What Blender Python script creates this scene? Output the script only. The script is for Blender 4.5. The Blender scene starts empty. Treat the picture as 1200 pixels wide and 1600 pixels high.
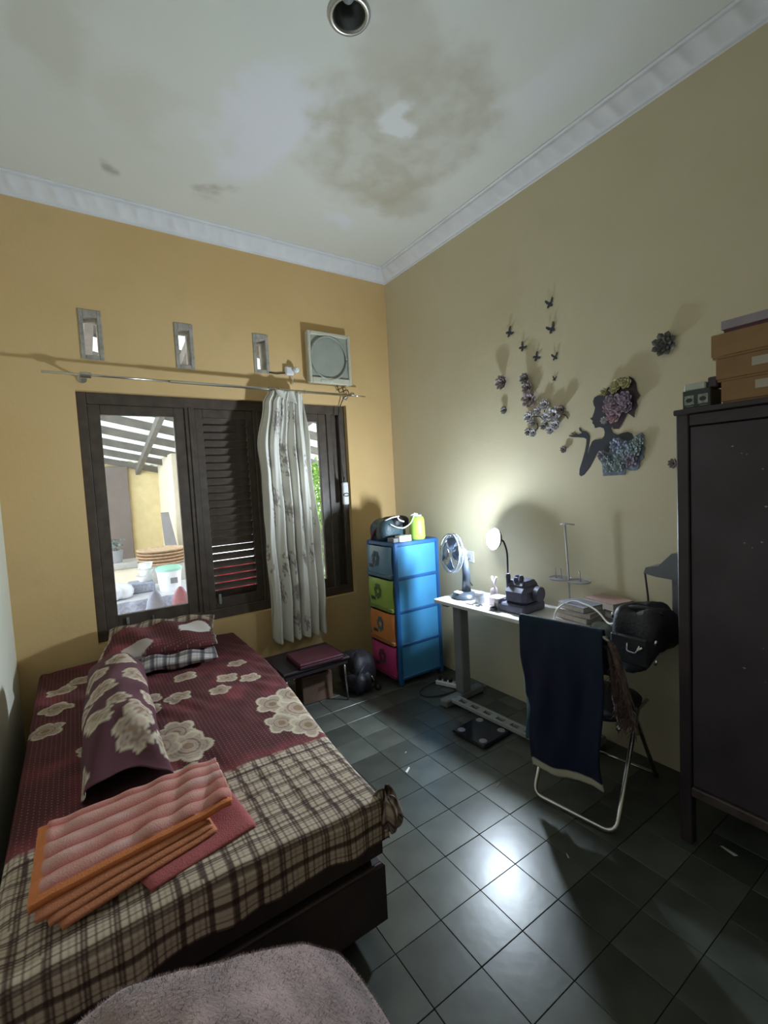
import bpy, math, random
import numpy as np
from mathutils import Vector, Matrix
from mathutils.geometry import tessellate_polygon

scene = bpy.context.scene
COL = scene.collection
random.seed(7)
PI = math.pi

# ------------------------------------------------------------------ camera
YAW, PITCH, ROLL, FPX = .591417, .0638295, -.0514897, 718.55
cam_d = bpy.data.cameras.new('camera')
cam = bpy.data.objects.new('camera', cam_d)
COL.objects.link(cam)
fw = Vector((math.sin(YAW)*math.cos(PITCH), math.cos(YAW)*math.cos(PITCH), -math.sin(PITCH)))
rt = Vector((math.cos(YAW), -math.sin(YAW), 0))
up = rt.cross(fw)
r2 = rt*math.cos(ROLL) + up*math.sin(ROLL)
u2 = -rt*math.sin(ROLL) + up*math.cos(ROLL)
cam.matrix_world = Matrix(((r2.x, u2.x, -fw.x, 0), (r2.y, u2.y, -fw.y, 0), (r2.z, u2.z, -fw.z, 1.58), (0, 0, 0, 1)))
cam_d.sensor_fit = 'VERTICAL'
cam_d.sensor_height = 32
cam_d.lens = FPX/1600*32
cam_d.clip_start = .02
scene.camera = cam

# ------------------------------------------------------------------ world, exposure
w = bpy.data.worlds.new('sky')
scene.world = w
w.use_nodes = True
bg = w.node_tree.nodes['Background']
bg.inputs[0].default_value = (.86, .93, 1, 1)
bg.inputs[1].default_value = 4.2
LAMP_STRENGTH = 720
scene.view_settings.view_transform = 'Standard'
scene.view_settings.look = 'None'
scene.view_settings.exposure = 0.55
scene.view_settings.gamma = 1
scene.view_settings.use_curve_mapping = False
scene.cycles.use_denoising = True
scene.cycles.sample_clamp_indirect = 6
scene.cycles.max_bounces = 10
scene.cycles.diffuse_bounces = 6

# ------------------------------------------------------------------ materials
def nt(name):
    m = bpy.data.materials.new(name)
    m.use_nodes = True
    t = m.node_tree
    return m, t, t.nodes['Principled BSDF']

def mat(name, col, rough=.6, var=.08, scale=9, bump=0, bscale=60, metal=0, spec=.5, trans=0, emit=None, sheen=0, rnd=0, coat=0):
    m, t, b = nt(name)
    N, L = t.nodes, t.links
    tc = N.new('ShaderNodeTexCoord')
    nz = N.new('ShaderNodeTexNoise')
    nz.inputs['Scale'].default_value = scale
    nz.inputs['Detail'].default_value = 4
    L.new(tc.outputs['Object'], nz.inputs['Vector'])
    r = N.new('ShaderNodeValToRGB')
    r.color_ramp.elements[0].position = .3
    r.color_ramp.elements[1].position = .7
    r.color_ramp.elements[0].color = (*[c*(1-var) for c in col], 1)
    r.color_ramp.elements[1].color = (*[min(1, c*(1+var)) for c in col], 1)
    L.new(nz.outputs['Fac'], r.inputs['Fac'])
    out = r.outputs['Color']
    if rnd:
        oi = N.new('ShaderNodeObjectInfo')
        mr = N.new('ShaderNodeMapRange')
        mr.inputs['To Min'].default_value = 1-rnd
        mr.inputs['To Max'].default_value = 1+rnd
        L.new(oi.outputs['Random'], mr.inputs['Value'])
        hs = N.new('ShaderNodeHueSaturation')
        L.new(mr.outputs[0], hs.inputs['Value'])
        L.new(out, hs.inputs['Color'])
        out = hs.outputs['Color']
    L.new(out, b.inputs['Base Color'])
    b.inputs['Roughness'].default_value = rough
    b.inputs['Metallic'].default_value = metal
    b.inputs['Specular IOR Level'].default_value = spec
    b.inputs['Transmission Weight'].default_value = trans
    b.inputs['Sheen Weight'].default_value = sheen
    b.inputs['Coat Weight'].default_value = coat
    if emit:
        b.inputs['Emission Color'].default_value = (*emit[0], 1)
        b.inputs['Emission Strength'].default_value = emit[1]
    if bump:
        n2 = N.new('ShaderNodeTexNoise')
        n2.inputs['Scale'].default_value = bscale
        n2.inputs['Detail'].default_value = 5
        L.new(tc.outputs['Object'], n2.inputs['Vector'])
        bp = N.new('ShaderNodeBump')
        bp.inputs['Strength'].default_value = bump
        bp.inputs['Distance'].default_value = .01
        L.new(n2.outputs['Fac'], bp.inputs['Height'])
        L.new(bp.outputs['Normal'], b.inputs['Normal'])
    return m

def mat_print(name, rough=.85, bump=.15, bscale=300, spec=.25, dots=None, sheen=.0):
    """colour comes from the printed pattern stored on the cloth"""
    m, t, b = nt(name)
    N, L = t.nodes, t.links
    a = N.new('ShaderNodeVertexColor')
    a.layer_name = 'Col'
    out = a.outputs['Color']
    tc = N.new('ShaderNodeTexCoord')
    if dots:
        vo = N.new('ShaderNodeTexVoronoi')
        vo.voronoi_dimensions = '2D'
        vo.inputs['Scale'].default_value = dots
        vo.inputs['Randomness'].default_value = .1
        L.new(tc.outputs['Object'], vo.inputs['Vector'])
        lt = N.new('ShaderNodeMath')
        lt.operation = 'LESS_THAN'
        lt.inputs[1].default_value = .15
        L.new(vo.outputs['Distance'], lt.inputs[0])
        mu = N.new('ShaderNodeMath')
        mu.operation = 'MULTIPLY'
        L.new(lt.outputs[0], mu.inputs[0])
        L.new(a.outputs['Alpha'], mu.inputs[1])
        mx = N.new('ShaderNodeMixRGB')
        L.new(mu.outputs[0], mx.inputs[0])
        L.new(out, mx.inputs[1])
        mx.inputs[2].default_value = (.24, .14, .13, 1)
        out = mx.outputs[0]
    L.new(out, b.inputs['Base Color'])
    b.inputs['Roughness'].default_value = rough
    b.inputs['Specular IOR Level'].default_value = spec
    b.inputs['Sheen Weight'].default_value = sheen
    nz = N.new('ShaderNodeTexNoise')
    nz.inputs['Scale'].default_value = bscale
    L.new(tc.outputs['Object'], nz.inputs['Vector'])
    bp = N.new('ShaderNodeBump')
    bp.inputs['Strength'].default_value = bump
    bp.inputs['Distance'].default_value = .004
    L.new(nz.outputs['Fac'], bp.inputs['Height'])
    L.new(bp.outputs['Normal'], b.inputs['Normal'])
    return m

# ------------------------------------------------------------------ mesh helpers
class MB:
    def __init__(s):
        s.v, s.f = [], []

    def add(s, vs, fs, M=None):
        o = len(s.v)
        s.v += [tuple(M @ Vector(p)) if M else tuple(p) for p in vs]
        s.f += [tuple(i+o for i in f) for f in fs]
        return s

    def box(s, x0, x1, y0, y1, z0, z1, b=0, M=None):
        if b <= 0:
            vs = [(x, y, z) for x in (x0, x1) for y in (y0, y1) for z in (z0, z1)]
            fs = [(0, 1, 3, 2), (4, 6, 7, 5), (0, 4, 5, 1), (2, 3, 7, 6), (0, 2, 6, 4), (1, 5, 7, 3)]
            return s.add(vs, fs, M)
        b = min(b, (x1-x0)/2.01, (y1-y0)/2.01, (z1-z0)/2.01)
        vs, idx = [], {}
        for i, sx in enumerate((x0, x1)):
            for j, sy in enumerate((y0, y1)):
                for k, sz in enumerate((z0, z1)):
                    ix, iy, iz = (b if i == 0 else -b), (b if j == 0 else -b), (b if k == 0 else -b)
                    idx[i, j, k, 0] = len(vs); vs.append((sx, sy+iy, sz+iz))
                    idx[i, j, k, 1] = len(vs); vs.append((sx+ix, sy, sz+iz))
                    idx[i, j, k, 2] = len(vs); vs.append((sx+ix, sy+iy, sz))
        fs = []
        for a in range(2):
            fs.append([idx[a, j, k, 0] for j, k in ((0, 0), (1, 0), (1, 1), (0, 1))])
            fs.append([idx[j, a, k, 1] for j, k in ((0, 0), (1, 0), (1, 1), (0, 1))])
            fs.append([idx[j, k, a, 2] for j, k in ((0, 0), (1, 0), (1, 1), (0, 1))])
        for a in range(2):
            for c in range(2):
                fs.append([idx[a, c, 0, 0], idx[a, c, 1, 0], idx[a, c, 1, 1], idx[a, c, 0, 1]])
                fs.append([idx[a, 0, c, 0], idx[a, 1, c, 0], idx[a, 1, c, 2], idx[a, 0, c, 2]])
                fs.append([idx[0, a, c, 1], idx[1, a, c, 1], idx[1, a, c, 2], idx[0, a, c, 2]])
                for e in range(2):
                    fs.append([idx[a, c, e, 0], idx[a, c, e, 1], idx[a, c, e, 2]])
        return s.add(vs, fs, M)

    def tube(s, pts, r, n=10, cap=True, M=None):
        pts = [Vector(p) for p in pts]
        rs = r if isinstance(r, (list, tuple)) else [r]*len(pts)
        vs, fs = [], []
        prev = None
        for i, p in enumerate(pts):
            d = (pts[min(i+1, len(pts)-1)] - pts[max(i-1, 0)]).normalized()
            if prev is None:
                a = Vector((0, 0, 1)) if abs(d.z) < .9 else Vector((1, 0, 0))
                x = d.cross(a).normalized()
            else:
                x = (prev - d*prev.dot(d)).normalized()
            prev = x
            y = d.cross(x)
            for k in range(n):
                a = 2*PI*k/n
                vs.append(p + (x*math.cos(a) + y*math.sin(a))*rs[i])
        for i in range(len(pts)-1):
            for k in range(n):
                fs.append((i*n+k, i*n+(k+1) % n, (i+1)*n+(k+1) % n, (i+1)*n+k))
        if cap:
            fs.append(tuple(range(n-1, -1, -1)))
            fs.append(tuple((len(pts)-1)*n+k for k in range(n)))
        return s.add(vs, fs, M)

    def lathe(s, prof, c=(0, 0, 0), n=24, M=None, closed=True):
        vs, fs = [], []
        for r, z in prof:
            for k in range(n):
                a = 2*PI*k/n
                vs.append((c[0]+r*math.cos(a), c[1]+r*math.sin(a), c[2]+z))
        for i in range(len(prof)-1):
            for k in range(n):
                fs.append((i*n+k, i*n+(k+1) % n, (i+1)*n+(k+1) % n, (i+1)*n+k))
        if closed:
            fs.append(tuple(range(n-1, -1, -1)))
            fs.append(tuple((len(prof)-1)*n+k for k in range(n)))
        return s.add(vs, fs, M)

    def poly(s, pts, fn, t):
        """flat outline given thickness: fn(p, depth) -> 3d"""
        n = len(pts)
        tri = tessellate_polygon([[Vector((p[0], p[1], 0)) for p in pts]])
        vs = [fn(p, 0) for p in pts] + [fn(p, t) for p in pts]
        fs = [tuple(a) for a in tri] + [tuple(i+n for i in a) for a in tri]
        fs += [(i, (i+1) % n, n+(i+1) % n, n+i) for i in range(n)]
        return s.add(vs, fs)

    def grid(s, nu, nv, fn, wrap=False):
        vs = [fn(i/(nu-1) if not wrap else i/nu, j/(nv-1)) for j in range(nv) for i in range(nu)]
        fs = []
        for j in range(nv-1):
            for i in range(nu if wrap else nu-1):
                i2 = (i+1) % nu
                fs.append((j*nu+i, j*nu+i2, (j+1)*nu+i2, (j+1)*nu+i))
        return s.add(vs, fs)

    def build(s, name, m, parent=None, smooth=False, solid=0, cols=None, angle=None):
        me = bpy.data.meshes.new(name)
        off = org(parent)
        me.from_pydata([(a-off[0], b-off[1], c-off[2]) for a, b, c in s.v], [], s.f)
        me.materials.append(m)
        o = bpy.data.objects.new(name, me)
        COL.objects.link(o)
        if parent:
            o.parent = parent
        if cols is not None:
            at = me.color_attributes.new('Col', 'FLOAT_COLOR', 'POINT')
            at.data.foreach_set('color', np.array(cols, dtype=np.float32).ravel())
        bm_fix(me)
        if smooth:
            me.polygons.foreach_set('use_smooth', [True]*len(me.polygons))
            if angle:
                me.set_sharp_from_angle(angle=math.radians(angle))
        if solid:
            md = o.modifiers.new('thick', 'SOLIDIFY')
            md.thickness = solid
            md.offset = 0
        o['_o'] = list(off)
        return o

def bm_fix(me):
    import bmesh
    if len(me.polygons) > 30000:
        return
    bm = bmesh.new()
    bm.from_mesh(me)
    bmesh.ops.recalc_face_normals(bm, faces=bm.faces)
    bm.to_mesh(me)
    bm.free()

def org(p):
    return tuple(p['_o']) if p is not None else (0, 0, 0)

def thing(name, label, cat, loc, group=None):
    o = bpy.data.objects.new(name, None)
    COL.objects.link(o)
    o.empty_display_size = .05
    o.location = loc
    o['_o'] = list(loc)
    return tag(o, label, cat, group)

def tag(o, label, cat, group=None, kind=None):
    o['label'] = label
    o['category'] = cat
    if group:
        o['group'] = group
    if kind:
        o['kind'] = kind
    return o

def solo(mb, name, m, label, cat, group=None, **k):
    """a thing that is one mesh; its origin is put at its base"""
    vs = np.array(mb.v)
    b = (float((vs[:, 0].min()+vs[:, 0].max())/2), float((vs[:, 1].min()+vs[:, 1].max())/2), float(vs[:, 2].min()))
    mb.v = [(x-b[0], y-b[1], z-b[2]) for x, y, z in mb.v]
    o = mb.build(name, m, None, **k)
    o.location = b
    o['_o'] = list(b)
    return tag(o, label, cat, group)

def struct(o):
    o['kind'] = 'structure'
    return o

def rotz(a, c=(0, 0, 0)):
    c = Vector(c)
    return Matrix.Translation(c) @ Matrix.Rotation(a, 4, 'Z') @ Matrix.Translation(-c)

def arc(pts, seg=6):
    """polyline with rounded corners: pts = (x,y,z,radius)"""
    out = []
    for i, p in enumerate(pts):
        P, r = Vector(p[:3]), p[3]
        if r == 0 or i in (0, len(pts)-1):
            out.append(P)
            continue
        A, B = Vector(pts[i-1][:3]), Vector(pts[i+1][:3])
        a, b = P+(A-P).normalized()*r, P+(B-P).normalized()*r
        for k in range(seg+1):
            t = k/seg
            out.append(a*(1-t)**2 + P*2*t*(1-t) + b*t*t)
    return out

def sm(a, b, x):
    t = min(1, max(0, (x-a)/(b-a)))
    return t*t*(3-2*t)

def mixc(a, b, t):
    return tuple(a[i]*(1-t)+b[i]*t for i in range(3))

# value noise for cloth
_R = random.Random(3)
_T = [[_R.random() for _ in range(64)] for _ in range(64)]
def vn(x, y):
    xi, yi = math.floor(x), math.floor(y)
    fx, fy = x-xi, y-yi
    fx, fy = fx*fx*(3-2*fx), fy*fy*(3-2*fy)
    g = lambda i, j: _T[i & 63][j & 63]
    return (g(xi, yi)*(1-fx)+g(xi+1, yi)*fx)*(1-fy)+(g(xi, yi+1)*(1-fx)+g(xi+1, yi+1)*fx)*fy

XR, YB, XL, YF, ZC = 2.50, 3.523, -.36, -1.5, 3.475
WT = .14

# ================================================================== SETTING
# --- wall paint
def wall_mat(name, c1, c2, dirt, bumpk=.25):
    m, t, b = nt(name)
    N, L = t.nodes, t.links
    tc = N.new('ShaderNodeTexCoord')
    n1 = N.new('ShaderNodeTexNoise'); n1.inputs['Scale'].default_value = 1.3; n1.inputs['Detail'].default_value = 6
    n2 = N.new('ShaderNodeTexNoise'); n2.inputs['Scale'].default_value = 45; n2.inputs['Detail'].default_value = 5
    n3 = N.new('ShaderNodeTexNoise'); n3.inputs['Scale'].default_value = 3.1; n3.inputs['Detail'].default_value = 7
    for n in (n1, n2, n3):
        L.new(tc.outputs['Object'], n.inputs['Vector'])
    mx = N.new('ShaderNodeMixRGB'); mx.inputs[1].default_value = (*c1, 1); mx.inputs[2].default_value = (*c2, 1)
    r = N.new('ShaderNodeValToRGB'); r.color_ramp.elements[0].position = .35; r.color_ramp.elements[1].position = .65
    L.new(n1.outputs['Fac'], r.inputs['Fac']); L.new(r.outputs['Color'], mx.inputs[0])
    r2_ = N.new('ShaderNodeValToRGB'); r2_.color_ramp.elements[0].position = .55; r2_.color_ramp.elements[1].position = .8
    r2_.color_ramp.elements[1].color = (.35, .35, .35, 1)
    L.new(n3.outputs['Fac'], r2_.inputs['Fac'])
    m2 = N.new('ShaderNodeMixRGB'); m2.inputs[2].default_value = (*dirt, 1)
    L.new(r2_.outputs['Color'], m2.inputs[0]); L.new(mx.outputs[0], m2.inputs[1])
    L.new(m2.outputs[0], b.inputs['Base Color'])
    b.inputs['Roughness'].default_value = .7
    b.inputs['Specular IOR Level'].default_value = .25
    bp = N.new('ShaderNodeBump'); bp.inputs['Strength'].default_value = bumpk; bp.inputs['Distance'].default_value = .004
    L.new(n2.outputs['Fac'], bp.inputs['Height']); L.new(bp.outputs['Normal'], b.inputs['Normal'])
    return m

m_ochre = wall_mat('ochre_wall_paint', (.66, .45, .20), (.70, .49, .24), (.52, .37, .18))
m_cream = wall_mat('cream_wall_paint', (.64, .56, .37), (.68, .60, .42), (.54, .48, .33))
m_pale = wall_mat('pale_green_wall_paint', (.66, .66, .54), (.70, .69, .58), (.52, .53, .42))

# --- floor: slab and single cement tiles
m_grout = mat('floor_grout', (.085, .09, .08), .8)
m_tile = mat('cement_tile', (.074, .080, .069), .30, var=.30, scale=5, bump=.06, bscale=18, rnd=.28, spec=.5)
floor = struct(MB().box(XL-.2, XR+.2, YF-.2, YB+.2, -.16, -.006).build('floor', m_grout))
TX, TY, TS = 1.3767, 1.2219, .2005
g = .0011
tm = MB().box(-TS/2+g, TS/2-g, -TS/2+g, TS/2-g, -.012, 0, .0012)
tme = None
rest = MB()
i0, i1 = math.floor((XL-TX)/TS), math.ceil((XR-TX)/TS)
j0, j1 = math.floor((YF-TY)/TS), math.ceil((YB-TY)/TS)
for i in range(i0, i1):
    for j in range(j0, j1):
        cx, cy = TX+(i+.5)*TS, TY+(j+.5)*TS
        x0, x1, y0, y1 = max(cx-TS/2, XL)+g, min(cx+TS/2, XR)-g, max(cy-TS/2, YF)+g, min(cy+TS/2, YB)-g
        if x1-x0 < .02 or y1-y0 < .02:
            continue
        full = x1-x0 > TS-3*g and y1-y0 > TS-3*g
        if cx > .45 and cy > .05:
            dz = random.uniform(-.0012, .0)
            if full:
                if tme is None:
                    o = tm.build('tile', m_tile, floor)
                    tme = o.data
                else:
                    o = bpy.data.objects.new('tile', tme)
                    COL.objects.link(o)
                    o.parent = floor
                o.location = (cx, cy, dz)
                o.rotation_euler = (random.uniform(-.003, .003), random.uniform(-.003, .003), 0)
            else:
                MB().box(x0, x1, y0, y1, -.012, dz, .001).build('tile', m_tile, floor)
        else:
            rest.box(x0, x1, y0, y1, -.012, 0, .001)
ro = rest.build('tile_field', m_tile, floor)
ro['kind'] = 'stuff'

# --- back wall with window opening and three vents
def wall_holes(x0, x1, z0, z1, y0, y1, holes):
    mb = MB()
    xs = sorted({x0, x1, *[h[0] for h in holes], *[h[1] for h in holes]})
    zs = sorted({z0, z1, *[h[2] for h in holes], *[h[3] for h in holes]})
    hole = lambda i, k: any(h[0]-1e-6 <= xs[i] and xs[i+1] <= h[1]+1e-6 and h[2]-1e-6 <= zs[k] and zs[k+1] <= h[3]+1e-6 for h in holes)
    for i in range(len(xs)-1):
        for k in range(len(zs)-1):
            if hole(i, k):
                continue
            a, b, c, d = xs[i], xs[i+1], zs[k], zs[k+1]
            for y in (y0, y1):
                mb.add([(a, y, c), (b, y, c), (b, y, d), (a, y, d)], [(0, 1, 2, 3)])
    for a, b, c, d in [*holes, (x0, x1, z0, z1)]:
        mb.add([(a, y0, c), (b, y0, c), (b, y0, d), (a, y0, d), (a, y1, c), (b, y1, c), (b, y1, d), (a, y1, d)],
               [(0, 1, 5, 4), (1, 2, 6, 5), (2, 3, 7, 6), (3, 0, 4, 7)])
    return mb
WX0, WX1, WZ0, WZ1 = .062, 2.025, .615, 2.265
vents = [(.112, .240, 2.463, 2.777), (.673, .799, 2.458, 2.775), (1.232, 1.356, 2.476, 2.776)]
HOLES = [(WX0, WX1, WZ0, WZ1)] + [(a+.004, b-.004, c+.004, d-.004) for a, b, c, d in vents]
struct(wall_holes(XL-.2, XR+.2, -.1, 3.7, YB, YB+WT, HOLES).build('wall_back', m_ochre))
struct(MB().box(XR, XR+.14, YF-.2, YB, -.1, 3.7).build('wall_right', m_cream))
struct(MB().box(XL-.14, XL, YF-.2, YB, -.1, 3.7).build('wall_left', m_pale))
struct(MB().box(XL-.2, XR+.2, YF-.14, YF, -.1, 3.7).build('wall_front', m_cream))

# --- ceiling with old water stains
def ceiling_mat():
    m, t, b = nt('stained_ceiling_board')
    N, L = t.nodes, t.links
    tc = N.new('ShaderNodeTexCoord')
    nd = N.new('ShaderNodeTexNoise'); nd.inputs['Scale'].default_value = 3.0; nd.inputs['Detail'].default_value = 6
    L.new(tc.outputs['Object'], nd.inputs['Vector'])
    sub = N.new('ShaderNodeVectorMath'); sub.operation = 'SUBTRACT'; sub.inputs[1].default_value = (.5, .5, .5)
    L.new(nd.outputs['Color'], sub.inputs[0])
    sc = N.new('ShaderNodeVectorMath'); sc.operation = 'SCALE'; sc.inputs['Scale'].default_value = .55
    L.new(sub.outputs[0], sc.inputs[0])
    ad = N.new('ShaderNodeVectorMath'); ad.operation = 'ADD'
    L.new(tc.outputs['Object'], ad.inputs[0]); L.new(sc.outputs[0], ad.inputs[1])
    fine = N.new('ShaderNodeTexNoise'); fine.inputs['Scale'].default_value = 7; fine.inputs['Detail'].default_value = 8
    L.new(tc.outputs['Object'], fine.inputs['Vector'])
    cur = None
    def math_(op, a, c):
        n = N.new('ShaderNodeMath'); n.operation = op; n.use_clamp = (op == 'MULTIPLY')
        for k, q in enumerate((a, c)):
            if isinstance(q, (int, float)):
                n.inputs[k].default_value = q
            else:
                L.new(q, n.inputs[k])
        return n.outputs[0]
    def blob(c, rx, ry, lo, hi):
        mp = N.new('ShaderNodeMapping'); mp.vector_type = 'POINT'
        mp.inputs['Location'].default_value = (-c[0]/rx, -c[1]/ry, 0)
        mp.inputs['Scale'].default_value = (1/rx, 1/ry, 0)
        L.new(ad.outputs[0], mp.inputs['Vector'])
        ln = N.new('ShaderNodeVectorMath'); ln.operation = 'LENGTH'
        L.new(mp.outputs[0], ln.inputs[0])
        mr = N.new('ShaderNodeMapRange'); mr.interpolation_type = 'SMOOTHSTEP'
        mr.inputs['From Min'].default_value = lo; mr.inputs['From Max'].default_value = hi
        mr.inputs['To Min'].default_value = 1; mr.inputs['To Max'].default_value = 0
        L.new(ln.outputs['Value'], mr.inputs['Value'])
        return mr.outputs[0]
    base = N.new('ShaderNodeMixRGB'); base.inputs[1].default_value = (.66, .67, .61, 1); base.inputs[2].default_value = (.72, .72, .66, 1)
    L.new(nd.outputs['Fac'], base.inputs[0]); cur = base.outputs[0]
    def lay(fac, col, k):
        nonlocal cur
        mx = N.new('ShaderNodeMixRGB'); mx.inputs[2].default_value = (*col, 1)
        L.new(math_('MULTIPLY', fac, k), mx.inputs[0]); L.new(cur, mx.inputs[1]); cur = mx.outputs[0]
    fr = N.new('ShaderNodeMapRange'); fr.inputs['From Min'].default_value = .38; fr.inputs['From Max'].default_value = .62
    L.new(fine.outputs['Fac'], fr.inputs['Value'])
    st = blob((1.62, 2.12), .52, .62, .75, 1.12)
    lay(math_('MULTIPLY', st, math_('ADD', math_('MULTIPLY', fr.outputs[0], .5), .5)), (.45, .41, .31), .72)
    lay(blob((1.95, 2.55), .30, .22, .4, 1.1), (.44, .38, .27), .5)
    lay(blob((1.30, 1.62), .28, .25, .4, 1.1), (.50, .46, .36), .5)
    lay(blob((1.50, 2.03), .13, .12, .5, 1.05), (.74, .74, .73), .9)
    lay(blob((.98, 2.45), .23, .52, .6, 1.15), (.76, .75, .80), .75)
    lay(blob((1.75, 2.95), .16, .10, .4, 1.1), (.74, .74, .79), .7)
    lay(blob((2.1, 1.4), .2, .5, .4, 1.1), (.74, .74, .75), .6)
    lay(math_('MULTIPLY', blob((.92, 3.07), .16, .11, .2, 1.1), fr.outputs[0]), (.40, .36, .29), .75)
    lay(math_('MULTIPLY', blob((.33, 3.12), .09, .09, .2, 1.1), fr.outputs[0]), (.33, .33, .27), .7)
    lay(blob((.1, 2.35), .22, .5, .3, 1.1), (.55, .52, .43), .5)
    lay(blob((.45, 2.6), .25, .3, .3, 1.1), (.58, .55, .46), .4)
    L.new(cur, b.inputs['Base Color'])
    b.inputs['Roughness'].default_value = .85
    b.inputs['Specular IOR Level'].default_value = .2
    bp = N.new('ShaderNodeBump'); bp.inputs['Strength'].default_value = .2; bp.inputs['Distance'].default_value = .004
    L.new(fine.outputs['Fac'], bp.inputs['Height']); L.new(bp.outputs['Normal'], b.inputs['Normal'])
    return m
LX, LY = 1.075, 1.668
ceil = MB()
rn = 32
# ceiling sheet with a round hole for the recessed lamp
ring = [(LX+.075*math.cos(2*PI*k/rn), LY+.075*math.sin(2*PI*k/rn)) for k in range(rn)]
sq = [(LX+.2*max(-1, min(1, 1.42*math.cos(2*PI*k/rn))), LY+.2*max(-1, min(1, 1.42*math.sin(2*PI*k/rn)))) for k in range(rn)]
vs = [(x, y, ZC) for x, y in ring] + [(x, y, ZC) for x, y in sq]
ceil.add(vs, [(k, (k+1) % rn, rn+(k+1) % rn, rn+k) for k in range(rn)])
a0, a1, b0, b1 = XL-.2, XR+.2, YF-.2, YB+.2
for q in ((a0, LX-.2, b0, b1), (LX+.2, a1, b0, b1), (LX-.2, LX+.2, b0, LY-.2), (LX-.2, LX+.2, LY+.2, b1)):
    ceil.add([(q[0], q[2], ZC), (q[1], q[2], ZC), (q[1], q[3], ZC), (q[0], q[3], ZC)], [(0, 1, 2, 3)])
ceil.box(a0, a1, b0, b1, ZC+.2, ZC+.25)
struct(ceil.build('ceiling', ceiling_mat()))

# --- ornamented gypsum cornice
m_corn = mat('white_gypsum_cornice', (.74, .74, .76), .7, var=.05, bump=.1)
def cornice(name, p0, p1, inward, n):
    mb = MB()
    prof = [(0, 0), (.010, .0), (.012, .012), (.022, .014), (.045, .035), (.072, .062), (.088, .080), (.090, .092), (.105, .094), (.105, .1)]
    A, B, I = Vector(p0), Vector(p1), Vector(inward)
    L = (B-A).length
    def fn(u, v):
        k = v*(len(prof)-1)
        i = min(int(k), len(prof)-2)
        f = k-i
        d = prof[i][0]*(1-f)+prof[i+1][0]*f
        z = prof[i][1]*(1-f)+prof[i+1][1]*f
        s = u*L
        wgt = math.exp(-((v-.52)/.2)**2)
        orn = .5+.5*math.sin(2*PI*s/.11+6*v)
        orn = orn*orn*(.4+.6*abs(math.sin(PI*s/.33)))
        p = A+(B-A)*u + I*(d+.006*orn*wgt)
        return (p.x, p.y, ZC-.1+z-.006*orn*wgt)
    mb.grid(n, 28, fn)
    return struct(mb.build(name, m_corn, smooth=True))
cornice('trim_1', (XL, YB, 0), (XR, YB, 0), (0, -1, 0), 420)
cornice('trim_2', (XR, YB, 0), (XR, YF, 0), (-1, 0, 0), 700)
cornice('trim_3', (XL, YB, 0), (XL, YF, 0), (1, 0, 0), 400)

# --- vents: cement frames
m_cement = mat('grey_cement', (.36, .33, .28), .9, var=.25, scale=20, bump=.5, bscale=40)
for k, (a, b, c, d) in enumerate(vents):
    t_ = .026
    y0, y1 = YB-.006, YB+WT+.004
    mb = MB().box(a, a+t_, y0, y1, c, d, .003).box(b-t_, b, y0, y1, c, d, .003)
    mb.box(a+t_, b-t_, y0, y1, d-.045, d, .003).box(a+t_, b-t_, y0, y1, c, c+.028, .003)
    solo(mb, 'wall_vent', m_cement, ['grey cement air vent nearest the left wall, above the window',
         'grey cement air vent between two others above the window',
         'grey cement air vent next to the white exhaust fan'][k], 'vent', 'cement vents above the window')

# --- window
m_frame = mat('dark_brown_frame_wood', (.075, .056, .043), .45, var=.25, scale=14, bump=.12, bscale=50, spec=.5)
m_glass, t, b = nt('clear_window_glass')
for n in list(t.nodes):
    if n.type != 'OUTPUT_MATERIAL':
        t.nodes.remove(n)
gl, tr, mx = t.nodes.new('ShaderNodeBsdfGlossy'), t.nodes.new('ShaderNodeBsdfTransparent'), t.nodes.new('ShaderNodeMixShader')
gl.inputs['Roughness'].default_value = .02
tr.inputs[0].default_value = (.95, .97, .97, 1)
lw = t.nodes.new('ShaderNodeFresnel'); lw.inputs[0].default_value = 1.45
t.links.new(lw.outputs[0], mx.inputs[0]); t.links.new(tr.outputs[0], mx.inputs[1]); t.links.new(gl.outputs[0], mx.inputs[2])
t.links.new(mx.outputs[0], t.nodes['Material Output'].inputs[0])

FY0, FY1 = YB+.045, YB+.125
win = bpy.data.objects.new('window_1', None)
COL.objects.link(win)
win['_o'] = [0, 0, 0]
struct(win)
win['label'] = 'dark brown wooden window with clear sash, louvred sash and half-curtained sash'
fr = MB().box(WX0, WX0+.055, FY0, FY1, WZ0, WZ1, .004).box(WX1-.055, WX1, FY0, FY1, WZ0, WZ1, .004)
fr.box(WX0+.055, WX1-.055, FY0, FY1, WZ1-.075, WZ1, .004).box(WX0+.055, WX1-.055, FY0, FY1, WZ0, WZ0+.075, .004)
fr.build('outer_frame', m_frame, win)
for x in (.745, 1.245):
    MB().box(x-.035, x+.035, FY0+.002, FY1-.002, WZ0+.07, WZ1-.07, .004).build('mullion', m_frame, win)
    MB().box(x-.008, x+.008, FY0-.006, FY0+.004, WZ0+.07, WZ1-.07, .002).build('cover_bead', m_frame, win)
def sash(x0, x1, st, name, y0=FY0+.012, y1=FY0+.052, zt=.065, zb=.08):
    z0, z1 = WZ0+.075, WZ1-.075
    mb = MB().box(x0, x0+st, y0, y1, z0, z1, .003).box(x1-st, x1, y0, y1, z0, z1, .003)
    mb.box(x0+st, x1-st, y0, y1, z1-zt, z1, .003).box(x0+st, x1-st, y0, y1, z0, z0+zb, .003)
    return mb.build(name, m_frame, win), (x0+st, x1-st, z0+zb, z1-zt, (y0+y1)/2)
s1, q = sash(.117, .71, .072, 'casement_sash')
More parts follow.
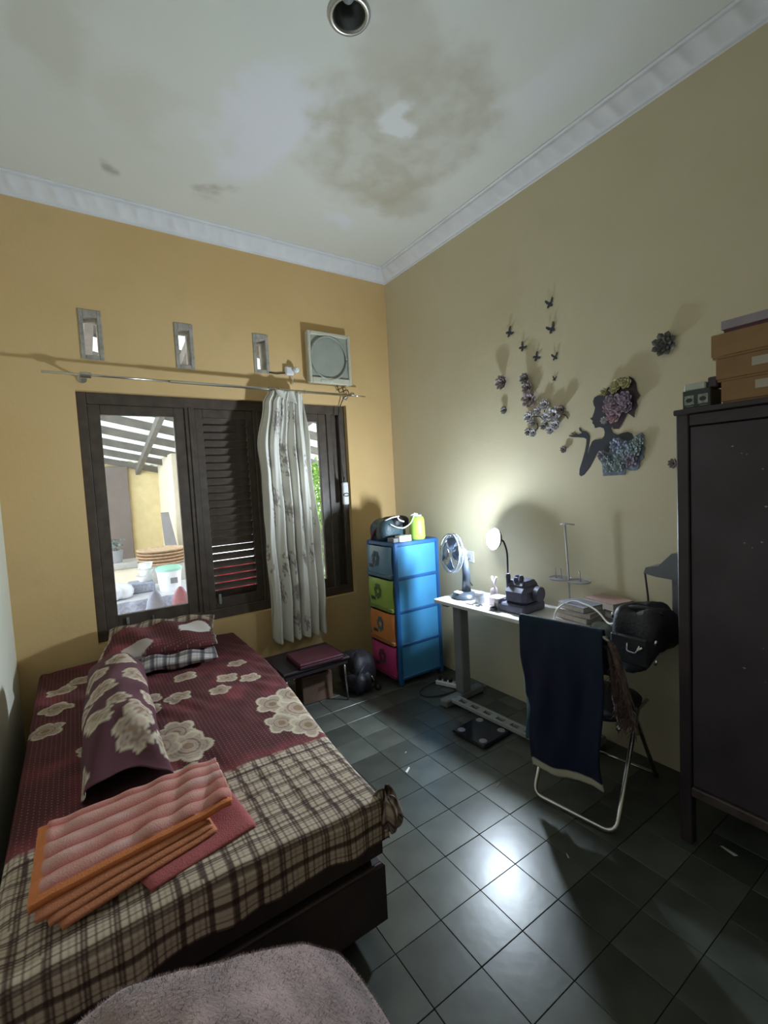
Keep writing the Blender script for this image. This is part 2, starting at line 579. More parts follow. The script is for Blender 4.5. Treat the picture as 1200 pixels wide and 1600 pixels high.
MB().box(q[0]-.005, q[1]+.005, q[4]-.002, q[4]+.002, q[2]-.005, q[3]+.005).build('pane', m_glass, s1)
m_latch = mat('dull_metal_latch', (.45, .45, .42), .45, metal=.8)
MB().box(.235, .252, FY0-.006, FY0+.014, WZ0+.09, WZ0+.135, .002).build('latch', m_latch, s1)
MB().tube([(.40, FY0+.012, .70), (.40, FY0-.004, .73)], .005, 6).build('latch_pin', m_latch, s1)
s2, q = sash(.78, 1.21, .055, 'louvre_sash')
nsl = 24
ph = (q[3]-q[2])/nsl
slat = MB().box(-(q[1]-q[0])/2, (q[1]-q[0])/2, -.037, .037, -.004, .004, .0015)
sme = None
for k in range(nsl):
    if sme is None:
        o = slat.build('slat', m_frame, s2)
        sme = o.data
    else:
        o = bpy.data.objects.new('slat', sme)
        COL.objects.link(o)
        o.parent = s2
    o.location = ((q[0]+q[1])/2, q[4], q[2]+ph*(k+.5))
    # the lowest slats stand a little more open than the rest
    o.rotation_euler = (math.radians(-48 if 1 <= k <= 6 else -53), random.uniform(-.004, .004), 0)
MB().box(.853, .872, FY0-.004, FY0+.014, .725, .80, .003).build('latch_plate', m_latch, s2)
s3, q = sash(1.28, 1.845, .07, 'curtained_sash')
MB().box(q[0]-.005, q[1]+.005, q[4]-.002, q[4]+.002, q[2]-.005, q[3]+.005).build('pane', m_glass, s3)
MB().box(1.85, 1.90, FY0+.004, FY1-.01, WZ0+.07, WZ1-.07, .003).build('mullion', m_frame, win)
MB().box(1.90, WX1-.05, FY0+.05, FY0+.065, WZ0+.07, WZ1-.07, .002).build('side_panel', m_frame, win)

# ================================================================== LAMP (main light of the room)
m_blk = mat('black_plastic', (.018, .018, .022), .4)
m_white = mat('white_plastic', (.72, .72, .72), .4)
m_em, t, b = nt('lit_lamp_diffuser')
b.inputs['Base Color'].default_value = (.9, .9, .9, 1)
b.inputs['Emission Color'].default_value = (.74, .87, 1, 1)
b.inputs['Emission Strength'].default_value = LAMP_STRENGTH
LP = Vector((2.285, 2.113, 1.170))
ln = Vector((-.93, .22, .17)).normalized()
lamp = thing('desk_lamp', 'lit round desk lamp on a thin dark post', 'lamp', (2.325, 2.04, .752))
MB().lathe([(.0, 0), (.06, 0), (.062, .006), (.055, .014), (.012, .02), (.0, .02)], (2.325, 2.04, .752), 28).build('base', m_blk, lamp, smooth=True, angle=40)
MB().tube(arc([(2.325, 2.04, .77, 0), (2.325, 2.04, 1.11, .06), (2.335, 2.085, 1.165, .03), tuple(LP-ln*.03+Vector((0, .0, 0)))+(0,)]), .006, 8).build('post', m_blk, lamp, smooth=True)
Ml = Matrix.Translation(LP) @ ln.to_track_quat('Z', 'Y').to_matrix().to_4x4()
MB().lathe([(.0, -.034), (.03, -.033), (.066, -.016), (.073, .002), (.0715, .003), (.066, -.004), (.0, -.004)], n=32, M=Ml).build('head', m_blk, lamp, smooth=True, angle=50)
MB().lathe([(.066, -.003), (.065, .008), (.058, .019), (.045, .028), (.026, .034), (.0, .036)], n=32, M=Ml).build('diffuser', m_em, lamp, smooth=True)

# ================================================================== BED
m_base = mat('dark_brown_bed_fabric', (.040, .026, .024), .7, var=.2, bump=.15, bscale=120)
bed = thing('bed', 'dark brown box-spring bed base and mattress against the left wall', 'bed', (.25, 2.36, 0))
BX0, BYF, BYH, ZT = -.25, 1.275, 3.475, .515
def brx(y):                    # right side of the bed: it stands a touch askew
    return .785+.135*sm(1.2, 2.9, y)
def slab(z0, z1, ins, r):
    """soft-edged block following the bed's outline"""
    mb = MB()
    prof = [(r, z0), (0, z0+r), (0, z1-r), (r, z1)]
    ny = 14
    def loop(d):
        pts = []
        x0, y0, y1 = BX0+ins+d, BYF+ins+d, BYH-ins-d
        pts.append((x0, y0))
        for k in range(ny+1):
            y = y0+(y1-y0)*k/ny
            pts.append((brx(y)-ins-d, y))
        pts.append((x0, y1))
        return pts
    n = None
    vs = []
    for d, z in prof:
        l = loop(d); n = len(l)
        vs += [(x, y, z) for x, y in l]
    fs = [(i*n+k, i*n+(k+1) % n, (i+1)*n+(k+1) % n, (i+1)*n+k) for i in range(3) for k in range(n)]
    fs += [tuple(range(n-1, -1, -1)), tuple(3*n+k for k in range(n))]
    return mb.add(vs, fs)
slab(.065, .285, .0, .012).build('box_spring', m_base, bed)
slab(.287, .505, .004, .03).build('mattress', m_base, bed)
MB().box(BX0+.02, .77, BYF-.004, BYF+.006, .283, .291, .002).build('piping', mat('bed_piping', (.09, .06, .055), .6), bed)
for x, y in ((-.2, 1.36), (.66, 1.36), (-.2, 3.38), (.78, 3.38)):
    MB().lathe([(.026, 0), (.03, .01), (.03, .07)], (x, y, 0), 14).build('foot', m_blk, bed)

# printed cotton patterns -------------------------------------------------
CREAM, DKB = (.58, .47, .36), (.042, .016, .015)
MAR, RED = (.092, .026, .028), (.20, .042, .05)
def band(t, P=.070):
    t = t % P
    if t < .015:
        return .5 if .006 < t < .009 else .95
    if .030 < t < .035 or .062 < t < .067:
        return .75
    if .046 < t < .050:
        return .3
    return 0.
def plaid(a, b, base=CREAM, dark=DKB):
    f = 1-(1-.90*band(a))*(1-.90*band(b))
    return mixc(base, dark, f)
def petal(dx, dy, R, n=5, rot=0):
    r = math.hypot(dx, dy)/R
    th = math.atan2(dy, dx)+rot
    edge = .72+.28*abs(math.cos(n*th/2))
    return r, edge
def motif(c, x, y, lst):
    for mx_, my_, R, n, st in lst:
        dx, dy = x-mx_, y-my_
        if abs(dx) > R*1.3 or abs(dy) > R*1.6:
            continue
        r, e = petal(dx, dy*(.75 if st else 1), R, n, mx_*9)
        if r < e:
            if r > e-.16:
                c = mixc(c, (.62, .54, .40), .9)
            elif r < .22:
                c = mixc(c, (.30, .20, .12), .85)
            elif .40 < r < .47:
                c = mixc(c, (.30, .20, .14), .7)
            else:
                c = mixc(c, (.50, .40, .31), .85 if (r*7) % 1 > .25 else .55)
    return c
SHEET_M = [(-.14, 3.09, .075, 5, 0), (-.155, 2.85, .08, 4, 0), (-.19, 2.61, .08, 5, 0), (-.05, 3.18, .07, 4, 0), (.37, 2.55, .07, 5, 0),
           (.45, 2.80, .07, 4, 0), (.565, 2.49, .06, 5, 0), (.64, 2.63, .065, 4, 0), (.745, 2.55, .06, 5, 0), (.25, 2.63, .06, 4, 0), (.75, 2.82, .06, 5, 0),
           (.735, 2.17, .085, 5, 1), (.82, 2.05, .11, 6, 1), (.70, 1.96, .075, 5, 1), (.79, 1.87, .085, 6, 1), (.86, 2.2, .09, 5, 1),
           (.29, 2.16, .095, 6, 1), (.315, 2.02, .10, 5, 1), (.22, 2.10, .09, 5, 1), (.22, 2.50, .07, 5, 0), (-.02, 2.28, .06, 5, 0), (.5, 2.2, .0, 5, 0)]
def sheet_col(x, y, a, b):
    edge = 1.757+.012*math.sin(x*40)
    if y < edge:
        c = plaid(a, b)
        if y > edge-.02:
            c = mixc(c, RED, .6)
        return (*c, 0)
    n = vn(x*5, y*5)*.6+vn(x*13, y*13)*.4
    c = mixc(MAR, RED, sm(.5, .85, n)*.8)
    if y < edge+.07:
        c = mixc(RED, c, (y-edge)/.07)
    # pale slanted leaf
    u, v = (x-.18)*.95+(y-1.83)*.3, -(x-.18)*.3+(y-1.83)*.95
    if (u/.15)**2+(v/.030)**2 < 1:
        return (*mixc(c, (.56, .50, .36), .9), 0)
    c2 = motif(c, x, y, SHEET_M)
    return (*c2, 1 if c2 == c else 0)
NU, NV = 250, 500
def sheet_pt(u, v):
    dl = .10                    # hang over the long sides
    y_s = BYH - v*(BYH-BYF+.02+.125)
    yy = max(y_s, BYF-.02)
    Wd = brx(yy)+.01-(BX0-.01)
    xs = BX0-.01-dl+u*(Wd+2*dl)
    r = .032
    def edge(d):
        if d <= -r:
            return 0, 0
        q = (d+r)/r
        if q < PI/2:
            return r*math.sin(q)-(d+r), r*(1-math.cos(q))
        return -(d+r)+r, r+(d+r-r*PI/2)
    dr = xs-(BX0-.01+Wd)
    dlf = (BX0-.01)-xs
    ox, zx = edge(dr) if dr > dlf else edge(dlf)
    ox = ox if dr > dlf else -ox
    df = (BYF-.02)-y_s
    oy, zy = edge(df)
    oy = -oy
    hem = 1+.03*math.sin(xs*17+1)+.02*math.sin(xs*51)
    zy = zy*hem
    z = ZT + .012*math.sin(PI*min(1, max(0, (xs-BX0)/Wd))) - max(zx, zy)
    wr = (vn(xs*6+3, y_s*4)-.5)*.012+(vn(xs*17, y_s*11)-.5)*.007
    wr += .004*math.sin((xs*1.2+y_s*.6)*45+6*vn(xs*3, y_s*3))*sm(.55, .8, vn(xs*3.3+9, y_s*3.3))
    z += wr*(1 if zx+zy < .01 else .3)
    fold = max(0, zy-.04)
    y = y_s+oy-fold*.06*math.sin(xs*31)-(.006*math.sin(xs*19+2) if zy > .02 else 0)
    return xs+ox, y, max(z, .33), xs, y_s
sv, scol = [], []
mb = MB()
for j in range(NV):
    for i in range(NU):
        x, y, z, a, b_ = sheet_pt(i/(NU-1), j/(NV-1))
        sv.append((x, y, z))
        scol.append(sheet_col(a, b_, a, b_))
mb.v = sv
mb.f = [(j*NU+i, j*NU+i+1, (j+1)*NU+i+1, (j+1)*NU+i) for j in range(NV-1) for i in range(NU-1)]
sheet = thing('bed_sheet', 'maroon flowered bed sheet with a brown plaid border at the foot', 'bed sheet', (.25, 2.36, ZT-.17))
m_sheet = mat_print('printed_sheet_cotton', dots=58)
mb.build('sheet', m_sheet, sheet, smooth=True, cols=scol)
# bunched corner at the foot
mb = MB()
cb = Vector((.800, 1.275, .458))
cc = []
def lobe(u, v):
    th, p = u*2*PI, v*PI
    r = .055*(1+.20*math.sin(3*th+2*v)+.10*math.sin(8*th+7*v)+.10*math.sin(13*v+2*th))
    cc.append((*mixc(plaid(u*.5, v*.25), DKB, .45), 0))
    return (cb.x+.80*r*math.sin(p)*math.cos(th)+.018*v, cb.y+.9*r*math.sin(p)*math.sin(th), cb.z+1.15*r*math.cos(p)+.012*math.sin(5*th))
mb.grid(40, 24, lobe, wrap=True)
mb.build('corner_fold', m_sheet, sheet, smooth=True, cols=cc)

def pillow(name, label, c, sx, sy, sz, rz, colf, tilt=0, nn=70, ripple=1):
    mb = MB()
    cols = []
    M = Matrix.Translation(c) @ Matrix.Rotation(rz, 4, 'Z') @ Matrix.Rotation(tilt, 4, 'X')
    for side in (1, -1):
        vs = []
        for j in range(nn):
            for i in range(nn):
                a, b = -1+2*i/(nn-1), -1+2*j/(nn-1)
                e = max(0, (1-abs(a)**2.6))*max(0, (1-abs(b)**2.6))
                h = e**.42
                pin = 1-.07*(1-abs(a))*abs(b)**3 if abs(b) > abs(a) else 1-.07*(1-abs(b))*abs(a)**3
                z = side*sz*h*(1+.10*(vn(a*4+5, b*4)-.5)*ripple)+.012*math.sin(a*9+b*4)*ripple*h
                vs.append((a*sx*pin, b*sy*pin, z))
                cols.append(colf(a, b, side))
        mb.add(vs, [(j*nn+i, j*nn+i+1, (j+1)*nn+i+1, (j+1)*nn+i) for j in range(nn-1) for i in range(nn-1)], M)
    return solo(mb, name, m_sheet, label, 'pillow', 'pillows at the head of the bed', smooth=True, cols=cols)
def pc1(a, b, s):
    return (*plaid(a*.30, b*.21+.03, base=(.62, .58, .54), dark=(.05, .04, .06)), 0)
def pc2(a, b, s):
    if abs(a) > .93 or b > .28:
        return (*plaid(a*.30, b*.21), 0)
    c = mixc(MAR, RED, sm(.45, .8, vn(a*3+4, b*3)) if a < 0 else 0.1)
    if ((a-.62)/.30)**2+((b+.25)/.42)**2 < 1 and b > -.45:
        return (.66, .60, .56, 0)
    if ((a+.38)/.26)**2+((b+.72-.25*a)/.20)**2 < 1:
        return (*mixc(c, (.52, .45, .40), .8), 0)
    return (*c, 1)
pillow('pillow', 'lower bed pillow with a white and navy plaid side', (.415, 3.16, .575), .30, .25, .055, math.radians(-13), pc1)
pillow('pillow', 'upper maroon bed pillow with a plaid border, below the window', (.40, 3.205, .672), .325, .225, .066, math.radians(-12), pc2, tilt=math.radians(9))

# bolster
mb = MB()
cols = []
B0, B1 = Vector((.115, 2.82, .640)), Vector((.070, 1.80, .640))
def bol(u, v):
    th = u*2*PI
    c = B0.lerp(B1, v)
    r = .128
    if v < .10:
        r *= math.sqrt(max(0.0, 1-((.10-v)/.10)**2))*.98+.02
    fl = sm(.76, 1, v)
    rx, rz = r*(1+.02*fl), r*(1-.60*fl)
    w_ = 1+.03*math.sin(5*th+11*v)+.02*math.sin(9*th-20*v)+fl*.10*math.sin(3*th+.8)+fl*.06*math.sin(6*th)
    z = c.z-.068*fl+rz*w_*math.sin(th)
    z = max(z, ZT+.018)
    y = c.y - fl*.06*math.cos(th*2)*(.5+.5*math.cos(th))
    a, b = th*.128, v*1.02
    co = (.085, .030, .040)
    co = mixc(co, (.16, .07, .085), vn(a*7, b*7)*.6)
    lst = [(.17, .18, .075, 4, 0), (.30, .30, .08, 5, 0), (.10, .40, .085, 4, 0), (.27, .52, .08, 5, 0), (.12, .80, .07, 5, 0), (.28, .78, .065, 5, 0), (.36, .62, .06, 4, 0), (.04, .62, .07, 5, 0), (.36, .97, .06, 4, 0), (.2, .70, .05, 5, 0), (.155, .885, .075, 6, 0), (.02, .90, .06, 5, 0)]
    c2 = motif(co, a, b, lst)
    cols.append((*c2, 0))
    return (c.x+rx*w_*math.cos(th), y, z)
mb.grid(72, 100, bol, wrap=True)
bo = thing('bolster', 'dark printed bolster pillow lying along the bed', 'bolster', (.1, 2.3, ZT+.01))
m_bol = mat_print('printed_bolster_cotton')
mb.build('case', m_bol, bo, smooth=True, cols=cols, solid=.004)
# the filling seen inside the open end of the case
MB().lathe([(.0, 0), (.085, .0), (.105, .02), (.108, .06), (.0, .06)], n=24, M=Matrix.Translation((.08, 2.02, .635)) @ Matrix.Rotation(-PI/2, 4, 'X')).build('filling', mat('bolster_filling', (.03, .018, .02), .9), bo, smooth=True)

# folded towels / quilted mat on the bed
m_pk, m_or = mat('pink_terry', (.52, .18, .15), .95, bump=.4, bscale=200), mat('orange_terry', (.52, .19, .09), .95, bump=.4, bscale=200)
tw = thing('folded_towel', 'folded orange and pink striped towel at the foot of the bed', 'towel', (.1, 1.5, ZT))
def quad(p, u, v):
    a, b, c, d = p
    return ((1-u)*(1-v)*a[0]+u*(1-v)*b[0]+u*v*c[0]+(1-u)*v*d[0], (1-u)*(1-v)*a[1]+u*(1-v)*b[1]+u*v*c[1]+(1-u)*v*d[1])
def layer(name, p, z, m, th=.010, cols=None, h=None, n=40, parent=tw):
    mb = MB()
    cl = []
    def fn(u, v):
        x, y = quad(p, u, v)
        ed = min(u, 1-u, v, 1-v)
        dz = -.006*(1-sm(0, .05, ed))+.006*(vn(x*9, y*9+z*40)-.5)
        if cols:
            cl.append((*cols(u, v), 0))
        return (x, y, z+dz+(h(u, v) if h else 0))
    mb.grid(n, n, fn)
    return mb.build(name, m, parent, smooth=True, solid=th, cols=cl if cols else None)
layer('lower_fold', [(.0, 1.58), (.370, 1.66), (.392, 1.395), (.09, 1.335)], ZT+.018, mat('red_pink_terry', (.40, .10, .10), .95, bump=.4, bscale=200), th=.014)
layer('orange_fold', [(-.16, 1.60), (.27, 1.58), (.285, 1.43), (-.105, 1.335)], ZT+.032, m_or, th=.012)
layer('orange_fold', [(-.16, 1.60), (.26, 1.58), (.275, 1.44), (-.13, 1.35)], ZT+.043, m_or, th=.010)
layer('orange_fold', [(-.165, 1.62), (.25, 1.60), (.262, 1.455), (-.155, 1.365)], ZT+.054, m_or, th=.010)
m_tprint = mat_print('striped_terry', rough=.95, bump=.5, bscale=220)
def tc_(u, v):
    if u < .05 or v > .93:
        return (.64, .21, .08)
    s = .5+.5*math.cos(2*PI*(v*4.6+.1))
    return mixc((.52, .17, .15), mixc((.62, .40, .36), (.60, .26, .20), vn(u*5+3, v*7)), s)
layer('quilted_top', [(-.165, 1.715), (.36, 1.735), (.345, 1.475), (-.172, 1.395)], ZT+.070, m_tprint, th=.018, cols=tc_, h=lambda u, v: (.013*abs(math.cos(PI*(v*4.6+.1)))*(.6+.7*vn(u*9, v*5))+.006*math.sin(u*31+v*4)*vn(u*4+9, v*4))*(1 if v < .93 and u > .05 else .3), n=90)

# fluffy blanket in the foreground
m_fl = mat('pink_grey_fleece', (.34, .235, .225), 1, var=.5, scale=9, bump=.5, bscale=140, sheen=.4)
bk = thing('fluffy_blanket', 'heap of fluffy pink grey blanket in the foreground corner', 'blanket', (.1, .86, 0))
def crest(x):
    pts = [(-.36, .50), (-.20, .61), (-.10, .675), (.0, .705), (.10, .70), (.22, .66), (.36, .575), (.44, .49), (.49, .38), (.53, .20), (.56, 0)]
    for (a, za), (b, zb) in zip(pts, pts[1:]):
        if x <= b:
            return za+(zb-za)*max(0, (x-a)/(b-a))
    return 0
mb = MB()
def blk(u, v):
    x = XL+.006+u*(.565-XL)
    th = v*PI
    h = crest(x)
    yc, hw = .80, .26
    c = math.cos(th)
    y = yc - hw*math.copysign(abs(c)**.7, c)*(1 if h > .02 else .6)
    z = h*(math.sin(th)**.55)
    z *= 1+.05*(vn(x*7, y*7)-.5)+.02*math.sin(x*12+y*9)
    return (x, y, max(.0, z))
mb.grid(70, 60, blk)
bko = mb.build('blanket', m_fl, bk, smooth=True)
fur = MB()
rr = random.Random(5)
for k in range(26000):
    u, v = rr.random(), .12+.8*rr.random()
    p = Vector(blk(u, v))
    e = 1e-3
    n = (Vector(blk(min(1, u+e), v))-p).cross(Vector(blk(u, v+e))-p)
    if n.length < 1e-9:
        continue
    n.normalize()
    if n.z < -.2 and n.y > 0:
        n = -n
    if (p-Vector((.1, .8, .2))).dot(n) < 0:
        n = -n
    d = (n+Vector((rr.uniform(-.7, .7), rr.uniform(-.7, .7), rr.uniform(-.5, .5)))).normalized()*rr.uniform(.003, .008)
    s = Vector((rr.uniform(-1, 1), rr.uniform(-1, 1), rr.uniform(-1, 1))).normalized()*.0006
    fur.add([p-s, p+s, p+d], [(0, 1, 2)])
fo = fur.build('fleece_fibres', m_fl, bk)
fo['kind'] = 'stuff'

# ================================================================== CURTAIN AND THINGS ON THE BACK WALL
m_steel = mat('brushed_steel', (.62, .60, .56), .28, metal=1, var=.05)
rod = thing('curtain_rod', 'thin telescopic metal curtain rod above the window', 'curtain rod', (1.0, 3.40, 2.33))
MB().tube([(-.10, 3.40, 2.338), (.62, 3.40, 2.335)], .007, 10).build('inner_tube', m_steel, rod, smooth=True)
MB().tube([(.60, 3.40, 2.335), (2.02, 3.40, 2.328)], .010, 12).build('outer_tube', m_steel, rod, smooth=True)
MB().tube([(2.02, 3.40, 2.328), (2.15, 3.40, 2.327)], .005, 8).build('inner_tube', m_steel, rod, smooth=True)
for x, dx in ((.105, 1), (2.02, -1)):
    bm_ = MB().tube([(x, YB-.004, 2.335), (x, 3.40, 2.335)], .008, 10).tube([(x-.014, 3.40, 2.336), (x+.045*dx if dx > 0 else x+.014, 3.40, 2.335)], .017, 14)
    bm_.lathe([(.026, 0), (.026, .006), (.012, .008)], n=16, M=Matrix.Translation((x, YB-.001, 2.335)) @ Matrix.Rotation(PI/2, 4, 'X'))
    bm_.build('bracket', m_steel, rod, smooth=True, angle=40)

m_cur = mat_print('floral_curtain_cotton', bump=.1, rough=.9)
mb = MB()
cols = []
cr = random.Random(11)
spr = []
for k in range(44):
    spr.append((cr.random(), cr.choice([.10, .26, .40, .50, .66, .80, .93])+cr.uniform(-.03, .03), cr.uniform(.6, 1.1)))
def cur_print(s, t):
    c = (.70, .68, .61)
    for a, b, k in spr:
        dx, dy = (s-a)*1.6, (t-b)*1.95
        d = math.hypot(dx, dy*.8)
        if d < .085*k:
            v = vn(dx*70+a*50, dy*70+b*31)
            v2 = vn(dx*26+a*11, dy*26)
            if v*.6+v2*.4 > .5+.15*(d/.085):
                return mixc(c, (.24, .19, .20), .85)
            if v2 > .66:
                c = mixc(c, (.42, .40, .30), .5)
    return c
def curt(u, v):
    z = 2.318-v*(2.318-.385)
    # gathered near the top left, falling wider below
    L = [(0, 1.285), (.05, 1.24), (.22, 1.178), (.35, 1.195), (.5, 1.205), (1, 1.200)]
    Rr = [(0, 1.57), (.05, 1.58), (.22, 1.60), (.5, 1.625), (1, 1.64)]
    def lerp(tb):
        for (a, xa), (b, xb) in zip(tb, tb[1:]):
            if v <= b:
                t = (v-a)/(b-a)
                t = t*t*(3-2*t)
                return xa+(xb-xa)*t
        return tb[-1][1]
    x0, x1 = lerp(L), lerp(Rr)
    amp = .018+.024*sm(0, .3, v)
    skew = .06*math.exp(-((v-.22)/.16)**2)
    ph = u*2*PI*5.6+1.1*math.sin(v*2.2)+2*skew+2.6*(vn(u*6+2, v*2.2)-.5)+1.6*(vn(u*3, v*5+7)-.5)
    y = 3.398+amp*math.sin(ph)+.012*math.sin(2.3*ph+v*5)+.020*skew*10*math.sin(u*9+v*14)
    x = x0+(x1-x0)*(u+.018*math.cos(ph))+skew*.25*math.sin(u*PI)*(u-.3)
    z += .012*math.sin(ph)*v
    return (x, y, z)
cu = thing('curtain', 'pale floral cotton curtain gathered on the rod', 'curtain', (1.43, 3.40, .38))
def cur_fn(u, v):
    cols.append((*cur_print(u, v), 0))
    return curt(u, v)
mb.grid(190, 170, cur_fn)
mb.build('cloth', m_cur, cu, smooth=True, cols=cols, solid=.002)
for k in range(7):
    x = 1.29+.012*k+.02*(k > 3) if k < 6 else 1.585
    MB().tube([(x+.0001*q, 3.40+.016*math.cos(q*PI/8), 2.332+.016*math.sin(q*PI/8)) for q in range(17)], .0022, 6).build('ring', m_steel, cu, smooth=True)
# flap of gathered cloth hanging over the rod
mb = MB()
cols = []
def flap(u, v):
    cols.append((*mixc((.66, .64, .56), (.5, .48, .42), v), 0))
    return (1.33+.15*u+.02*v, 3.375-.012*math.sin(u*9), 2.325-v*(.05+.05*u))
mb.grid(20, 10, flap)
mb.build('heading', m_cur, cu, smooth=True, cols=cols, solid=.002)

# exhaust fan
m_ivory = mat('aged_ivory_plastic', (.55, .53, .42), .4, var=.06)
m_gryp = mat('grey_green_grille_plastic', (.34, .36, .31), .35, var=.08)
ef = thing('exhaust_fan', 'square ivory exhaust fan high on the window wall', 'fan', (1.86, YB, 2.42))
ex0, ex1, ez0, ez1, ey = 1.665, 2.062, 2.425, 2.845, 3.455
mb = MB().box(ex0, ex1, ey+.03, YB, ez0, ez1, .012).build('housing', m_ivory, ef)
mb = MB()
for a, b, c, d in ((ex0, ex0+.026, ez0, ez1), (ex1-.026, ex1, ez0, ez1), (ex0+.026, ex1-.026, ez1-.03, ez1), (ex0+.026, ex1-.026, ez0, ez0+.05)):
    mb.box(a, b, ey, ey+.034, c, d, .006)
mb.build('front_frame', m_ivory, ef)
MB().box(ex0+.02, ex1-.02, ey+.02, ey+.026, ez0+.045, ez1-.025).build('backing', m_gryp, ef)
gx, gz = (ex0+ex1)/2-.01, (ez0+ez1)/2-.0
fm = None
for k in range(26):
    z = ez0+.062+k*(ez1-ez0-.10)/26
    if fm is None:
        o = MB().box(-.165, .165, -.004, .004, -.0045, .0045, .001).build('grille_bar', m_gryp, ef)
        fm = o.data
    else:
        o = bpy.data.objects.new('grille_bar', fm); COL.objects.link(o); o.parent = ef
    o.location = (gx-1.86, ey+.012-YB, z-2.42)
MB().tube([(gx+.165*math.cos(a*PI/24), ey+.004, gz+.175*math.sin(a*PI/24)) for a in range(49)], .007, 8).build('ring', m_gryp, ef, smooth=True)
MB().box(gx-.09, gx+.02, ey-.006, ey+.004, ez0+.008, ez0+.03, .003).build('name_plate', m_ivory, ef)
m_wire = mat('dark_wire', (.03, .028, .028), .5)
MB().tube(arc([(1.93, 3.49, 2.425, 0), (1.95, 3.49, 2.36, .02), (2.03, 3.49, 2.40, .02), (2.05, 3.49, 2.34, .02), (1.99, 3.49, 2.33, .02), (1.955, 3.505, 2.25, .03), (1.935, 3.512, 2.17, .05), (1.94, 3.515, 1.90, .05), (1.955, 3.515, 1.64, 0)]), .004, 7).build('cord', m_wire, ef, smooth=True)
sk = thing('extension_socket', 'white extension socket hanging on a cord beside the window', 'socket', (1.955, 3.50, 1.40))
MB().box(1.930, 1.982, 3.48, YB-.004, 1.405, 1.60, .008).build('body', m_white, sk)
MB().tube([(1.955+.028*math.cos(a*PI/8), 3.477, 1.492+.012*math.sin(a*PI/8)) for a in range(17)], .004, 6).build('cord_loop', m_wire, sk, smooth=True)
MB().tube([(1.955, 3.505, 1.60), (1.955, 3.505, 1.645)], [.011, .006], 10).build('plug', m_blk, sk, smooth=True)
ps = thing('wall_plug', 'white plug and socket between the vent and the exhaust fan', 'socket', (1.525, YB, 2.47))
MB().box(1.475, 1.545, YB-.035, YB, 2.475, 2.545, .01).build('socket', m_white, ps)
MB().lathe([(.022, 0), (.024, .03), (.012, .045), (.0, .045)], n=16, M=Matrix.Translation((1.555, YB-.03, 2.515)) @ Matrix.Rotation(PI/2, 4, 'X')).build('plug', m_white, ps, smooth=True, angle=40)
MB().tube([(1.345, YB-.005, 2.487), (1.41, YB-.008, 2.482), (1.48, YB-.012, 2.492)], .005, 7).build('cord', m_wire, ps, smooth=True)
MB().tube(arc([(1.53, YB-.02, 2.475, 0), (1.535, YB-.02, 2.43, .01), (1.53, YB-.012, 2.40, 0)]), .004, 6).build('lead', m_white, ps, smooth=True)

# ================================================================== DRAWER CABINET
def plast(name, c, rough=.35, tr=0.0):
    return mat(name, c, rough, var=.05, trans=tr, spec=.5)
m_dblue, m_lblue = plast('blue_cabinet_plastic', (.018, .10, .28)), plast('sky_blue_panel_plastic', (.06, .27, .52), .3)
dc = thing('drawer_cabinet', 'blue plastic four-tier drawer cabinet in the corner', 'cabinet', (2.18, 3.02, 0))
DX0, DX1, DY0, DY1, DZ = 1.965, 2.405, 2.815, 3.215, 1.115
for x, y in ((DX0, DY0), (DX1-.035, DY0), (DX0, DY1-.035), (DX1-.035, DY1-.035)):
    MB().box(x, x+.035, y, y+.035, .012, DZ, .008).build('post', m_dblue, dc)
tiers = [.045, .305, .565, .825, 1.085]
for k, z in enumerate(tiers):
    MB().box(DX0+.004, DX1-.004, DY0+.004, DY1-.004, z, z+.028 if k < 4 else DZ+.004, .006).build('shelf' if k < 4 else 'top', m_dblue, dc)
for k in range(4):
    z0, z1 = tiers[k]+.028, tiers[k+1]
    MB().box(DX0+.03, DX1-.03, DY0+.010, DY0+.014, z0-.002, z1+.002).build('side_panel', m_lblue, dc)
    MB().box(DX0+.03, DX1-.03, DY1-.014, DY1-.010, z0-.002, z1+.002).build('side_panel', m_lblue, dc)
    MB().box(DX1-.012, DX1-.008, DY0+.03, DY1-.03, z0-.002, z1+.002).build('back_panel', m_lblue, dc)
fronts = [('pink', (.50, .05, .18)), ('orange', (.66, .24, .07)), ('green', (.32, .46, .09)), ('grey blue', (.15, .28, .40))]
m_ink = mat('printed_dark_ink', (.03, .05, .04), .5)
